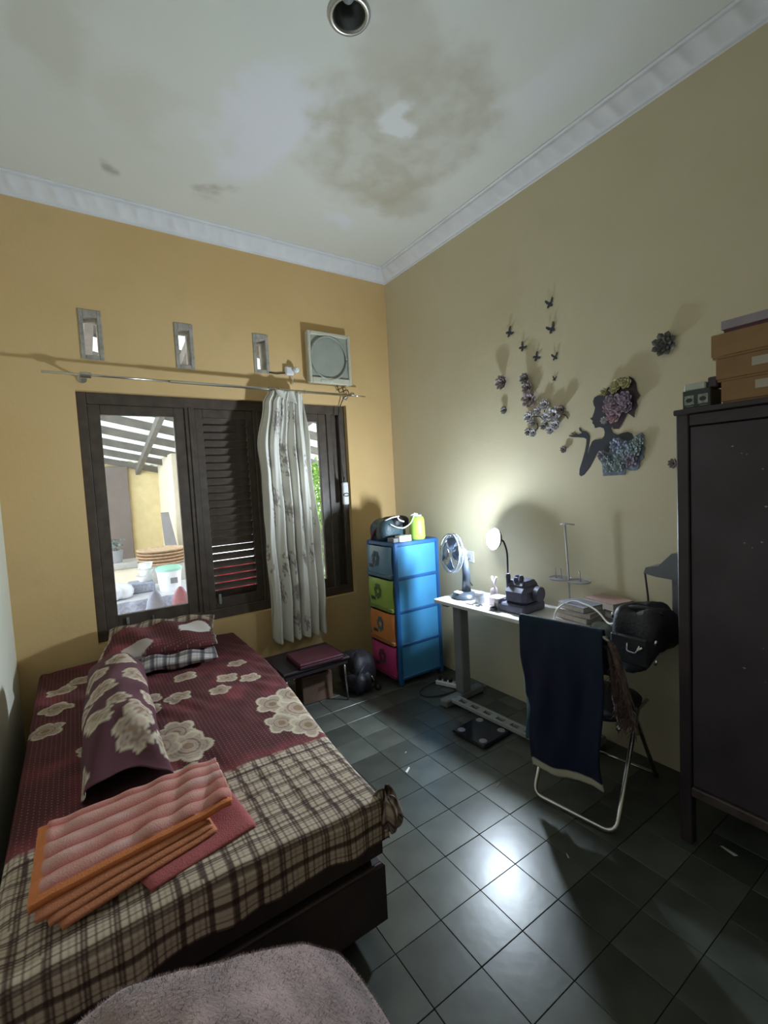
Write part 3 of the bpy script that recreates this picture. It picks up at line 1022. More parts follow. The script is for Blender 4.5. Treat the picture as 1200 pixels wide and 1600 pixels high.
for k, (nm, c) in enumerate(fronts):
    z0, z1 = tiers[k]+.012, tiers[k+1]+.008
    mf, mlip = plast(nm.replace(' ', '_')+'_drawer_plastic', c, .3), plast(nm.replace(' ', '_')+'_lip_plastic', tuple(q*.55 for q in c), .35)
    def fr_(u, v, z0=z0, z1=z1):
        y = DY0+.028+(DY1-DY0-.056)*u
        bul = .022*(1-(2*u-1)**6)+.010*math.sin(v*PI)
        return (DX0-.004-bul, y, z0+.035+(z1-z0-.04)*v)
    mb = MB().grid(14, 8, fr_)
    mb.box(DX0-.006, DX1-.05, DY0+.04, DY1-.04, z0+.03, z1-.03)
    d = mb.build('drawer', mf, dc, smooth=True, angle=35)
    d['label'] = nm+' drawer front'
    MB().box(DX0-.026, DX0+.01, DY0+.03, DY1-.03, z0, z0+.036, .008).build('lip', mlip, d)
    # printed doodle: round blossom, sprig and a short line of marks
    fm_ = lambda p, t: (DX0-.0375-t, p[0], p[1])
    cy, cz = (DY0+DY1)/2-.02+.01*k, (z0+z1)/2+.025
    dk = mat('drawer_print_'+nm.replace(' ', '_'), mixc(c, (.03, .05, .04), .72) if k != 1 else (.07, .16, .22), .5)
    for q in range(7):
        a = 2*PI*q/7+k
        pts = [(cy+.034*math.cos(a)+.021*math.cos(b*PI/4)*(1 if k != 1 else .55), cz+.040*math.sin(a)+.024*math.sin(b*PI/4)) for b in range(8)]
        MB().poly(pts, fm_, .0014).build('print', dk, d)
    for q in range(4):
        y = cy+.085-.016*q
        MB().poly([(y, cz-.075), (y+.010, cz-.075), (y+.012, cz-.05-.008*(q % 2)), (y+.003, cz-.045)], fm_, .0012).build('print', m_ink, d)
for x, y in ((DX0+.03, DY0+.03), (DX1-.03, DY0+.03), (DX0+.03, DY1-.03), (DX1-.03, DY1-.03)):
    MB().lathe([(.016, 0), (.02, .014), (.02, .05)], (x, y, 0), 12).build('caster', m_blk, dc)
ZD = DZ+.004
# things on the cabinet
def blob(c, s, amp=.12, f=3, seed=0, n=32, flat=None):
    mb = MB()
    def fn(u, v):
        th, p = u*2*PI, v*PI
        r = 1+amp*math.sin(f*th+seed+2*v)*math.sin(p)+amp*(vn(math.cos(th)*2+seed+5, v*5+math.sin(th)*2)-.5)*1.4
        ct, st, cp, sp = math.cos(th), math.sin(th), math.cos(p), math.sin(p)
        e = lambda q, k: math.copysign(abs(q)**k, q)
        z = c[2]+s[2]*r*e(cp, .7)
        if flat is not None:
            z = max(z, flat)
        return (c[0]+s[0]*r*e(sp, .7)*e(ct, .8), c[1]+s[1]*r*e(sp, .7)*e(st, .8), z)
    return mb.grid(n, n//2+4, fn, wrap=True)
m_bagblk = mat('black_nylon', (.020, .020, .026), .55, var=.3, bump=.4, bscale=70)
m_navy = mat('dark_teal_nylon', (.03, .06, .075), .5, var=.3, bump=.4, bscale=70)
hb = thing('handbag', 'dark crumpled bag with white straps on the drawer cabinet', 'bag', (2.10, 3.06, ZD))
blob((2.085, 3.07, ZD+.072), (.135, .115, .10), .10, 3, 1.0, flat=ZD+.001).build('body', m_navy, hb, smooth=True)
blob((2.15, 3.05, ZD+.135), (.10, .085, .05), .16, 4, 2.2).build('flap', m_bagblk, hb, smooth=True)
m_cordw = mat('white_cord', (.75, .74, .72), .5)
MB().tube(arc([(2.00, 2.97, ZD+.165, 0), (2.055, 2.95, ZD+.185, .01), (2.12, 2.945, ZD+.19, 0)]), .0055, 8).build('strap', m_cordw, hb, smooth=True)
MB().tube(arc([(2.10, 2.942, ZD+.188, 0), (2.105, 2.93, ZD+.16, .02), (2.15, 2.925, ZD+.145, 0)]), .006, 8).build('strap', m_cordw, hb, smooth=True)
MB().tube(arc([(2.03, 2.945, ZD+.135, 0), (2.08, 2.915, ZD+.095, .06), (2.17, 2.90, ZD+.10, .06), (2.20, 2.87, ZD+.165, .05), (2.205, 2.86, ZD+.20, 0)], 10), .005, 8).build('strap', m_cordw, hb, smooth=True)
MB().tube(arc([(1.95, 3.10, ZD+.01, 0), (1.955, 3.08, ZD+.07, .03), (1.99, 3.03, ZD+.12, 0)]), .012, 8).build('side_strap', mat('maroon_webbing', (.13, .03, .06), .7), hb, smooth=True)
solo(MB().box(2.035, 2.150, 2.835, 2.90, ZD, ZD+.046, .003), 'small_box', mat('white_card', (.78, .74, .70), .6), 'small white box on the cabinet before the green canister', 'box')
solo(MB().box(1.985, 2.033, 2.845, 2.93, ZD, ZD+.032, .003), 'small_box', mat('grey_card', (.20, .21, .22), .6), 'small grey box on the cabinet edge beside the white box', 'box')
lime = thing('canister', 'lime green plastic canister on the drawer cabinet', 'canister', (2.25, 2.89, ZD))
m_lime, m_wcap = plast('lime_green_plastic', (.40, .62, .10), .4), m_white
cl_ = Vector((2.25, 2.89, ZD))
MB().lathe([(.0, 0), (.056, 0), (.063, .012), (.062, .08), (.060, .15), (.053, .175), (.038, .184), (.0, .184)], cl_, 28).build('body', m_lime, lime, smooth=True, angle=45)
MB().tube([(cl_.x-.03+.03*math.cos(q*PI/10)-.0, cl_.y-.03*math.sin(q*PI/10), cl_.z+.192+.012*math.sin(q*PI/10)) for q in range(11)], .005, 8).build('handle', m_wcap, lime, smooth=True)
MB().lathe([(.039, .180), (.039, .194), (.0, .197)], cl_, 24).build('lid', m_wcap, lime, smooth=True, angle=40)

# ================================================================== DESK
RD = math.radians(3)
DM = Matrix.Translation((2.03, 2.455, 0)) @ Matrix.Rotation(RD, 4, 'Z')     # local x = depth, -y = towards the wardrobe
def dk(x, y, z=0):
    return tuple(DM @ Vector((x, y, z)))
m_top = mat('white_desk_laminate', (.74, .73, .72), .35, var=.03)
m_dgrey = mat('grey_powder_coat', (.20, .21, .22), .5, var=.1)
desk = thing('desk', 'white desk on grey pedestal legs along the right wall', 'desk', dk(.2, -.72))
MB().box(0, .385, -1.44, 0, .725, .752, .004, DM).build('tabletop', m_top, desk)
for y in (-.06, -.98):
    MB().box(.15, .235, y-.04, y+.035, .05, .70, .006, DM).build('column', m_dgrey, desk)
    MB().box(-.015, .37, y-.04, y+.03, .0, .05, .008, DM).build('foot', m_dgrey, desk)
    MB().box(.04, .35, y-.03, y+.02, .70, .726, .003, DM).build('bracket', m_dgrey, desk)
m_bar = mat('light_grey_powder_coat', (.34, .35, .35), .45, var=.08)
mb = MB().box(.035, .058, -.95, -.09, .028, .050, .002, DM).box(.094, .117, -.95, -.09, .028, .050, .002, DM)
for q in range(8):
    y = -.09-q*.1075
    mb.box(.058, .094, y-.048, y, .030, .048, 0, DM)
mb.build('slotted_crossbar', m_bar, desk)
ZK = .752
# fan
fan = thing('desk_fan', 'small dark table fan on the far end of the desk', 'fan', (2.205, 2.325, ZK))
m_fdk, m_fgl = mat('dark_blue_fan_plastic', (.035, .045, .06), .3), mat('pale_fan_rim', (.55, .60, .66), .3, metal=.3)
fb = Vector((2.205, 2.325, ZK))
MB().lathe([(.0, 0), (.085, 0), (.092, .012), (.080, .030), (.045, .045), (.0, .047)], fb, 32).build('base', m_fdk, fan, smooth=True, angle=45)
MB().box(fb.x-.075, fb.x-.035, fb.y-.02, fb.y+.035, ZK+.040, ZK+.052, .004).build('buttons', m_white, fan)
MB().tube([(fb.x+.01, fb.y-.005, ZK+.04), (fb.x+.012, fb.y-.008, ZK+.16), (fb.x+.005, fb.y-.005, ZK+.29)], [.032, .026, .020], 16).build('stem', m_fdk, fan, smooth=True)
fn_ = Vector((-.96, .22, .10)).normalized()
fc = Vector((2.135, 2.355, ZK+.318))
FM = Matrix.Translation(fc) @ fn_.to_track_quat('Z', 'Y').to_matrix().to_4x4()
MB().lathe([(.0, -.10), (.03, -.098), (.045, -.075), (.045, -.02), (.0, -.015)], n=20, M=FM).build('motor', m_fdk, fan, smooth=True, angle=40)
for z in (.0, .028):
    MB().tube([(.132*math.cos(q*PI/24), .132*math.sin(q*PI/24), z) for q in range(49)], .005 if z else .006, 8, M=FM).build('guard_ring', m_fgl, fan, smooth=True)
wires = MB()
for q in range(40):
    a = 2*PI*q/40
    for sgn in (1, -1):
        pts = [(r_*math.cos(a+.35*(1-r_/.132)), r_*math.sin(a+.35*(1-r_/.132)), .014+sgn*(.014+.030*(1-(r_/.132)**2))) for r_ in (.03, .07, .105, .132)]
        wires.tube(pts, .0011, 4, False, M=FM)
wires.build('guard_wires', m_fdk, fan)
MB().lathe([(.0, .045), (.030, .045), (.032, .050), (.0, .054)], n=20, M=FM).build('badge', m_fgl, fan, smooth=True, angle=40)
m_blade = mat('blue_grey_fan_blade', (.10, .13, .20), .3)
for q in range(4):
    def bl(u, v, q=q):
        r_ = .025+.095*v
        a = q*PI/2+(u-.5)*(.75+.5*v)
        return tuple(FM @ Vector((r_*math.cos(a), r_*math.sin(a), .014+.018*(u-.5))))
    MB().grid(7, 6, bl).build('blade', m_blade, fan, smooth=True, solid=.002)
# wall socket plate behind the fan
so = thing('wall_socket', 'white wall socket plate above the desk near the fan', 'socket', (XR, 2.555, .94))
MB().box(XR-.012, XR, 2.515, 2.60, .935, 1.02, .004).build('plate', m_white, so)
MB().box(XR-.016, XR-.011, 2.535, 2.58, .955, 1.0, .003).build('face', mat('socket_face', (.6, .6, .58), .4), so)
MB().tube(arc([(XR-.02, 2.555, .965, 0), (XR-.05, 2.54, .95, .01), (XR-.05, 2.53, .80, .02), (XR-.03, 2.52, .76, 0)]), .004, 6).build('cord', m_wire, so, smooth=True)
# overlock machine
m_mach = mat('dark_violet_machine_body', (.075, .075, .12), .45, var=.2, scale=20)
ov = thing('sewing_machine', 'compact dark overlock sewing machine on the desk beside the lamp', 'sewing machine', (2.245, 1.90, ZK))
OM = Matrix.Translation((2.245, 1.90, ZK)) @ Matrix.Rotation(math.radians(4), 4, 'Z')
MB().box(-.115, .11, -.125, .10, 0, .055, .010, OM).build('bed', m_mach, ov)
MB().box(-.095, .10, -.12, .035, .05, .150, .022, OM).build('front_cover', m_mach, ov)
MB().box(-.06, .09, -.10, .055, .12, .185, .022, OM).build('head', m_mach, ov)
for x, y, h in ((-.045, .03, .225), (-.03, -.055, .222), (-.035, -.02, .205), (.03, .02, .205)):
    MB().lathe([(.011, .12), (.014, .18), (.016, h-.014), (.011, h), (.0, h)], n=14, M=OM @ Matrix.Translation((x, y, 0))).build('tension_dial', m_mach, ov, smooth=True, angle=45)
MB().box(-.125, -.03, .05, .135, .070, .078, .002, OM).build('cloth_plate', m_white, ov)
MB().box(-.115, -.10, .06, .09, .0, .07, .003, OM).build('support', m_latch, ov)
MB().tube([tuple(OM @ Vector((.02, -.125, .11))), tuple(OM @ Vector((.02, -.155, .11)))], .045, 20).build('hand_wheel', m_mach, ov, smooth=True, angle=40)
# thread stand behind it
ts = thing('thread_stand', 'thin wire thread stand with two round trays against the wall', 'thread stand', (2.405, 1.645, ZK))
m_thin = mat('grey_thin_metal', (.42, .42, .45), .45, metal=.4)
MB().tube([(2.405, 1.642, ZK+.004), (2.405, 1.645, .96), (2.405, 1.662, 1.275)], .005, 8).build('pole', m_thin, ts, smooth=True)
MB().lathe([(.0, 0), (.05, 0), (.05, .006), (.0, .008)], (2.405, 1.642, ZK), 20).build('foot', m_thin, ts)
MB().tube([(2.40, 1.69, 1.278), (2.405, 1.662, 1.282), (2.405, 1.60, 1.278)], .004, 6).build('guide_arm', m_thin, ts, smooth=True)
for y in (1.70, 1.572):
    MB().lathe([(.0, 0), (.060, 0), (.066, .010), (.064, .011), (.058, .004), (.0, .004)], (2.40, y, .942), 28).build('tray', m_thin, ts, smooth=True, angle=40)
for y, x in ((1.728, 2.40), (1.690, 2.40), (1.565, 2.40)):
    MB().tube([(x, y, .945), (x, y+.006, 1.01)], .0035, 6).build('spool_pin', m_thin, ts, smooth=True)
# small desk items
jar = thing('glass_jar', 'small clear jar on the desk behind the roll of tape', 'jar', (2.175, 2.155, ZK))
MB().lathe([(.0, 0), (.028, 0), (.032, .008), (.032, .05), (.026, .058)], (2.175, 2.155, ZK), 20).build('body', mat('cloudy_jar_plastic', (.30, .32, .36), .2), jar, smooth=True, angle=50)
MB().lathe([(.030, .055), (.030, .072), (.0, .074)], (2.175, 2.155, ZK), 20).build('lid', mat('grey_lid', (.42, .44, .48), .35), jar, smooth=True, angle=40)
cup = thing('stick_cup', 'pale pink holder with two upright sticks on the desk', 'cup', (2.215, 2.065, ZK))
m_pkp = plast('pale_pink_plastic', (.72, .60, .64), .4)
MB().lathe([(.0, .0), (.034, .0), (.034, .05), (.026, .055), (.022, .10), (.012, .115), (.0, .116)], (2.215, 2.065, ZK), 20).build('body', m_pkp, cup, smooth=True, angle=40)
for dx, dy in ((.0, .012), (-.004, -.028)):
    MB().tube([(2.215, 2.065, ZK+.10), (2.215+dx, 2.065+dy, ZK+.185)], .0065, 8).build('stick', m_pkp, cup, smooth=True)
tp = thing('tape_roll', 'dark roll of tape lying near the desk front edge', 'tape', (2.125, 1.985, ZK))
MB().lathe([(.018, 0), (.028, 0), (.028, .014), (.018, .014), (.018, 0)], (2.125, 1.985, ZK), 24, closed=False).build('roll', m_fdk, tp, smooth=True, angle=40)
sc_ = thing('scissors', 'small metal scissors lying on the desk before the fan', 'scissors', (2.105, 2.14, ZK))
for s in (1, -1):
    MB().tube([(2.105, 2.14, ZK+.004), (2.09+.006*s, 2.205, ZK+.004)], [.005, .002], 6).build('blade', m_steel, sc_)
    MB().tube([(2.115-.014*s+.010*math.cos(q*PI/6), 2.105+.016*math.sin(q*PI/6), ZK+.005) for q in range(13)], .003, 6).build('handle', m_wire, sc_, smooth=True)
# books
m_page = mat('book_pages', (.58, .52, .46), .85, var=.12, scale=60)
def book(c, L, W, h, rz, cov, label):
    t = thing('book', label, 'book', (c[0], c[1], c[2]), 'books stacked on the desk')
    M = Matrix.Translation(c) @ Matrix.Rotation(rz, 4, 'Z')
    MB().box(-W/2+.003, W/2-.004, -L/2+.004, L/2-.004, .003, h-.003, 0, M).build('pages', m_page, t)
    mb = MB().box(-W/2, W/2, -L/2, L/2, 0, .003, .001, M).box(-W/2, W/2, -L/2, L/2, h-.003, h, .001, M).box(W/2-.004, W/2, -L/2, L/2, .002, h-.002, .001, M)
    mb.build('cover', cov, t)
    return h
covs = [mat('book_cover_'+str(i), c, .55) for i, c in enumerate([(.42, .36, .34), (.30, .27, .27), (.50, .42, .40), (.22, .22, .26), (.46, .30, .28), (.38, .36, .30)])]
z = ZK
for k, (h, L, W, r, lb) in enumerate([(.042, .21, .150, 2, 'thick grey-brown book at the bottom of the desk stack'), (.030, .20, .145, -5, 'second book from the bottom of the desk stack'),
                                  (.026, .205, .15, 3, 'pale book under the top one of the desk stack'), (.030, .18, .14, -9, 'dark-covered book on top of the desk stack')]):
    book((2.215, 1.455, z), L, W, h, math.radians(r), covs[k], lb)
    z += h
z = ZK
for k, (h, lb) in enumerate([(.05, 'olive book at the bottom of the pile near the wall'), (.045, 'thick book beneath the dusty pink book near the wall'), (.038, 'dusty pink book lying near the wall behind the stack')]):
    book((2.375, 1.385, z), .20, .15, h, math.radians(6-9*k), [covs[5], covs[1], covs[4]][k], lb)
    z += h
solo(MB().tube(arc([(2.13, 1.56, ZK+.01, 0), (2.12, 1.53, ZK+.10, .04), (2.19, 1.48, ZK+.145, .05), (2.16, 1.32, ZK+.13, .06), (2.11, 1.22, ZK+.07, .05), (2.10, 1.19, ZK+.11, .04), (2.12, 1.15, ZK+.12, .03), (2.105, 1.20, ZK+.008, 0)], 8), .005, 7), 'white_cable', m_cordw, 'white cable looped over the books toward the black bag', 'cable', smooth=True)
solo(blob((2.345, 1.215, ZK+.055), (.06, .055, .062), .15, 4, 3.1, flat=ZK+.001), 'folded_cloth', mat('dark_olive_cloth', (.075, .08, .075), .9, var=.4, bump=.5, bscale=60), 'dark rumpled cloth heap on the desk behind the black bag', 'cloth', smooth=True)
solo(blob((2.17, 1.265, ZK+.03), (.055, .07, .035), .2, 4, .6, flat=ZK+.001), 'crumpled_paper', mat('grey_green_paper', (.20, .22, .21), .8, var=.3), 'crumpled grey green wrapper on the desk next to the bag', 'wrapper', smooth=True)
# bag sagging at the near end of the desk
bg_ = thing('shoulder_bag', 'black nylon shoulder bag with silver clips at the near desk end', 'bag', (2.14, 1.08, ZK))
mb = MB()
def bagf(u, v):
    th, p = u*2*PI, v*PI
    e = lambda q, k: math.copysign(abs(q)**k, q)
    x = .125*e(math.sin(p), .5)*e(math.cos(th), .55)
    y = .115*e(math.sin(p), .5)*e(math.sin(th), .55)
    z = .115*e(math.cos(p), .55)
    x += .012*math.sin(y*40+z*22)*abs(math.sin(p))
    X, Y, Z = 2.155+x, 1.075+y, ZK+.100+z*.85+.012*math.sin(y*50+x*30)
    if x < -.075:
        Z -= .13*sm(.075, .13, -x)*(1-sm(-.02, .115, z))
    else:
        Z = max(Z, ZK+.001)
    return (X, Y, Z)
mb.grid(48, 32, bagf, wrap=True).build('body', m_bagblk, bg_, smooth=True)
MB().box(2.012, 2.03, 1.0, 1.17, ZK-.045, ZK+.085, .008).build('front_pocket', m_bagblk, bg_)
m_chr = mat('bright_chrome', (.75, .75, .75), .15, metal=1, var=.02)
MB().tube(arc([(2.005, 1.085, ZK+.055, 0), (2.0, 1.085, ZK+.02, .01), (2.0, 1.045, ZK+.018, .01), (2.003, 1.03, ZK+.055, 0)]), .004, 6).build('clip', m_chr, bg_, smooth=True)
MB().tube([(2.003, 1.045, ZK+.025), (2.004, 1.018, ZK+.05)], .006, 8).build('clip', m_chr, bg_, smooth=True)
for z_ in (.075, -.01):
    MB().tube([(2.004, .965, ZK+z_), (2.004, .958, ZK+z_+.022)], .0055, 8).build('clip', m_chr, bg_, smooth=True)
MB().tube([(2.03, 1.165, ZK+.15), (2.025, 1.160, ZK+.175)], .006, 8).build('clip', m_chr, bg_, smooth=True)
MB().tube(arc([(2.10, 1.16, ZK+.16, 0), (2.09, 1.14, ZK+.195, .05), (2.10, 1.02, ZK+.205, .05), (2.11, .99, ZK+.19, 0)]), .010, 8).build('handle', m_bagblk, bg_, smooth=True)
# machine half hidden by the wardrobe
m_gm = mat('grey_machine_enamel', (.16, .165, .18), .4, var=.1)
gm = thing('table_machine', 'grey tabletop machine with pillar and overhanging head beside the wardrobe', 'machine', (2.36, 1.04, ZK))
GM = Matrix.Translation((2.36, 1.045, ZK))
MB().box(-.075, .09, -.13, .10, 0, .035, .006, GM).build('base', m_gm, gm)
MB().box(-.02, .05, -.095, .005, .03, .33, .008, GM).build('pillar', m_gm, gm)
def head(u, v):
    pass
hp = [(.115, .315), (.105, .345), (.045, .36), (-.015, .425), (-.13, .435), (-.13, .32), (-.03, .300), (.06, .305)]
MB().poly(hp, lambda p, t: tuple(GM @ Vector((-.055+t, p[0], p[1]))), .12).build('head', m_gm, gm)
MB().tube([tuple(GM @ Vector(q)) for q in ((-.03, .112, .335), (-.03, .12, .31), (-.03, .108, .20), (-.03, .10, .08), (-.02, .09, .03))], .005, 8).build('cord', m_wire, gm, smooth=True)

# ================================================================== CHAIR, JACKET, SCARF
m_chrome = mat('worn_chrome', (.62, .60, .58), .22, metal=1, var=.1)
ch = thing('folding_chair', 'folding chair with chrome tube frame and dark seat at the desk', 'chair', (2.03, 1.285, 0))
CM = Matrix.Translation((2.06, 1.285, 0)) @ Matrix.Rotation(math.radians(8.4), 4, 'Z')
def cp(*p):
    return tuple(CM @ Vector(p))
hw = .195
def ctube(name, pts, r=.0105, m=m_chrome):
    return MB().tube(arc([(*cp(*p[:3]), p[3]) for p in pts], 7), r, 12).build(name, m, ch, smooth=True)
# rear legs: one bent tube with its floor bar
ctube('rear_leg_frame', [(.02, -hw, .47, 0), (-.265, -hw, .011, .055), (-.265, hw, .011, .055), (.02, hw, .47, 0)])
# main frame: back uprights running down to the front floor bar
ctube('main_frame', [(.285, -hw+.012, .011, .0), (-.03, -hw+.012, .50, .03), (-.25, -hw+.012, .875, .075), (-.25, hw-.012, .875, .075), (-.03, hw-.012, .50, .03), (.285, hw-.012, .011, 0)])
ctube('front_bar', [(.28, -hw+.012, .02, 0), (.28, hw-.012, .02, 0)], .008)
ctube('seat_rail', [(.20, -hw+.02, .435, 0), (-.17, -hw+.02, .435, 0)], .009)
ctube('seat_rail', [(.20, hw-.02, .435, 0), (-.17, hw-.02, .435, 0)], .009)
m_vinyl = mat('black_vinyl', (.018, .018, .03), .45, bump=.1)
def seat(u, v):
    th = u*2*PI
    e = lambda q: math.copysign(abs(q)**.55, q)
    r_, z = [(0, .475), (.6, .478), (.93, .470), (1, .455), (.97, .44), (0, .44)][round(v*5)]
    return cp(.03+.195*r_*e(math.cos(th)), .18*r_*e(math.sin(th)), z)
MB().grid(36, 6, seat, wrap=True).build('seat', m_vinyl, ch, smooth=True)
def back(u, v):
    y = -.17+.34*u
    z = .66+.17*v
    return cp(-.118-(z-.65)*.60-.015*math.sin(u*PI), y, z)
MB().grid(14, 8, back).build('backrest', m_vinyl, ch, smooth=True, solid=.018)
for sgn in (-1, 1):
    MB().lathe([(.013, 0), (.015, .02), (.013, .022)], cp(.285, sgn*(hw-.012), -.001), 12).build('rubber_foot', m_blk, ch)

m_jprint = mat_print('navy_jacket_cloth', rough=.9, bump=.4, bscale=160)
jk = thing('jacket', 'dark navy jacket with cream hem hung over the chair back', 'jacket', cp(-.26, .02, .16))
cols = []
def jacket(u, v):
    # hangs from the top of the back towards the room, with a short fold over the front
    y = .225-.395*u
    L = v*1.0
    c = mixc((.010, .016, .038), (.018, .05, .06), sm(.5, 0, v)*.9)
    c = mixc(c, (.02, .018, .05), vn(u*4, v*6)*.6)
    if v > .962:
        c = (.50, .47, .37)
    cols.append((*c, 0))
    fold = .016*math.sin(u*9+3*vn(u*3, v*4))*sm(.12, .6, v)+.012*(vn(u*7, v*3)-.5)+.008*(vn(u*11+4, v*9)-.5)
    if v < .18:                     # front fold
        t = v/.18
        x, z = -.185+.0*t-.06*t, .735+.155*t
    elif v < .24:                   # over the top tube
        a = (v-.18)/.06*PI
        x, z = -.258+.016*math.cos(a), .886+.016*math.sin(a)
    else:
        t = (v-.24)/.76
        x, z = -.276-.022*math.sin(t*PI*.8)-.006*t, .884-t*.715
        y *= 1-.05*math.sin(t*PI)
        if u < .30:
            y += .02*sm(.25, .0, abs(t-.25))*(1-u/.30)
        if t > .45:
            y = min(y, .225-.05*sm(.45, .60, t))
        z += .04*u*t*t
        z -= .05*(1-t)*u*u
    x += fold if v >= .24 else fold*.2
    return cp(x, y+.012*math.sin(v*9), z)
MB().grid(46, 110, jacket).build('cloth', m_jprint, jk, smooth=True, cols=cols, solid=.008)
# light cloth under the jacket
cols = []
def under(u, v):
    cols.append((*mixc((.30, .40, .40), (.06, .12, .16), sm(.35, .75, v)), 0))
    return cp(-.235+.010*math.sin(u*14), .238-.10*u+.006*math.sin(v*8), .62-.36*v)
o = solo(MB().grid(16, 30, under), 'tea_towel', m_jprint, 'pale teal cloth hanging on the chair beneath the jacket', 'cloth', smooth=True, cols=cols, solid=.004)
# fringed scarf at the right of the back
sf = thing('fringed_scarf', 'brown fringed scarf hanging at the right of the chair back', 'scarf', cp(-.2, -.16, .45))
m_scarf = mat('brown_fleecy_scarf', (.17, .11, .10), .95, var=.4, scale=30, bump=.6, bscale=90)
def scf(u, v):
    x = -.235+.09*v
    y = -.175-.018*math.sin(v*4)-.05*v*sm(.3, 1, v)+(u-.5)*(.035+.055*v)
    z = .845-.40*v-.012*math.cos(u*PI*2)
    return cp(x+.012*math.sin(u*9+v*5), y, z)
MB().grid(12, 36, scf).build('cloth', m_scarf, sf, smooth=True, solid=.012)
fr_ = MB()
for k in range(260):
    u, v = rr.random(), .25+.75*rr.random()
    p = Vector(scf(u, v))
    q = p+Vector((rr.uniform(-.03, .01), rr.uniform(-.03, .03), -rr.uniform(.02, .06)))
    fr_.tube([p, (p+q)/2+Vector((rr.uniform(-.006, .006),)*3), q], [.0025, .002, .0008], 3, False)
o = fr_.build('fringe', m_scarf, sf)
o['kind'] = 'stuff'

# ================================================================== WARDROBE
m_wd = mat('dark_wine_wardrobe_wood', (.040, .026, .034), .42, var=.3, scale=5, bump=.08, bscale=30)
m_wp = mat('dark_wardrobe_panel', (.050, .038, .050), .5, var=.3, scale=4, bump=.08, bscale=30)
m_chip = mat('paint_chip', (.42, .38, .40), .7)
wd = thing('wardrobe', 'dark wooden wardrobe along the right wall with boxes on top', 'wardrobe', (2.255, .27, 0))
VX0, VX1, VY0, VY1, VZ = 2.03, 2.485, -.34, .885, 1.79
for x, y in ((VX0, VY1-.045), (VX1-.045, VY1-.045), (VX0, VY0), (VX1-.045, VY0)):
    MB().box(x, x+.045, y, y+.045, 0, VZ, .004).build('post', m_wd, wd)
MB().box(VX0-.012, VX1, VY0-.01, VY1+.006, VZ-.004, VZ+.018, .004).build('top', m_wd, wd)
MB().box(VX0+.004, VX0+.03, VY0+.045, VY1-.045, VZ-.05, VZ-.004, .003).build('top_rail', m_wd, wd)
MB().box(VX0-.004, VX0+.03, VY0+.045, VY1-.045, .215, .255, .004).build('bottom_rail', mat('worn_wardrobe_rail', (.085, .06, .06), .4, var=.3), wd)
MB().box(VX0+.03, VX1-.01, VY0+.02, VY1-.02, .22, .24).build('floor_board', m_wd, wd)
for y0, y1 in ((VY0+.05, .27), (.275, VY1-.047)):
    d = MB().box(VX0+.008, VX0+.026, y0, y1, .258, VZ-.053, .003).build('door', m_wp, wd)
    yk = y1-.04 if y1 < .5 else y0+.04
    MB().lathe([(.006, 0), (.006, .012), (.014, .018), (.012, .026), (.0, .027)], n=14, M=Matrix.Translation((VX0+.008, yk, .95)) @ Matrix.Rotation(-PI/2, 4, 'Y')).build('knob', m_latch, d, smooth=True, angle=45)
    if y1 > .5:
        for k in range(16):
            y, z, s = rr.uniform(.52, .70), rr.choice([rr.uniform(1.55, 1.68), rr.uniform(1.25, 1.5), rr.uniform(.75, 1.1)]), rr.uniform(.001, .0035)
            MB().poly([(y-s*1.6, z), (y, z-s), (y+s*1.8, z+s*.2), (y+s*.3, z+s)], lambda p, t: (VX0+.0079-t, p[0], p[1]), .0006).build('paint_chip', m_chip, d)
MB().box(VX1-.012, VX1-.006, VY0+.04, VY1-.04, .22, VZ-.01).build('back_panel', m_wd, wd)
for y in (VY0+.012, VY1-.020):
    MB().box(VX0+.04, VX1-.04, y, y+.008, .22, VZ-.01).build('side_panel', m_wd, wd)
# boxes on top
ZW = VZ+.018
m_card = mat('brown_cardboard', (.34, .20, .095), .75, var=.1, scale=12)
m_cedge = mat('brown_cardboard_lid', (.31, .18, .085), .75, var=.1, scale=12)
m_stick = mat('white_label_paper', (.50, .45, .38), .7)
z = ZW
for k, (y1, h, lab, stick) in enumerate([(.735, .084, 'brown cardboard box at the bottom of the stack on the wardrobe', (.60, .052)), (.752, .086, 'brown cardboard box in the middle of the stack on the wardrobe', (.61, .05)), (.768, .092, 'topmost brown cardboard box on the wardrobe, directly under the lilac box', None)]):
    t = thing('cardboard_box', lab, 'box', (2.2, y1-.17, z), 'brown boxes on the wardrobe')
    MB().box(2.052, 2.34, y1-.33, y1-.003, z, z+h*.7, .002).build('body', m_card, t)
    MB().box(2.048, 2.345, y1-.335, y1, z+h*.10, z+h-.001, .002).build('lid', m_cedge if k != 2 else m_card, t)
    if stick:
        MB().box(2.0465, 2.0485, stick[0]-.035, stick[0]+.03, z+stick[1]-.012, z+stick[1]+.018).build('label', m_stick, t)
    z += h
t = thing('flat_box', 'flat lilac grey box on top of the brown boxes', 'box', (2.2, .56, z))
MB().box(2.06, 2.30, .40, .730, z, z+.018, .002).build('body', mat('maroon_card', (.16, .06, .08), .7), t)
MB().box(2.052, 2.308, .395, .737, z+.012, z+.045, .002).build('lid', mat('lilac_grey_card', (.36, .31, .36), .7), t)
t = thing('product_box', 'small black box with two pictures at the wardrobe corner', 'box', (2.1, .82, ZW))
MB().box(2.05, 2.15, .770, .868, ZW, ZW+.072, .002).build('carton', mat('black_carton', (.035, .045, .04), .5), t)
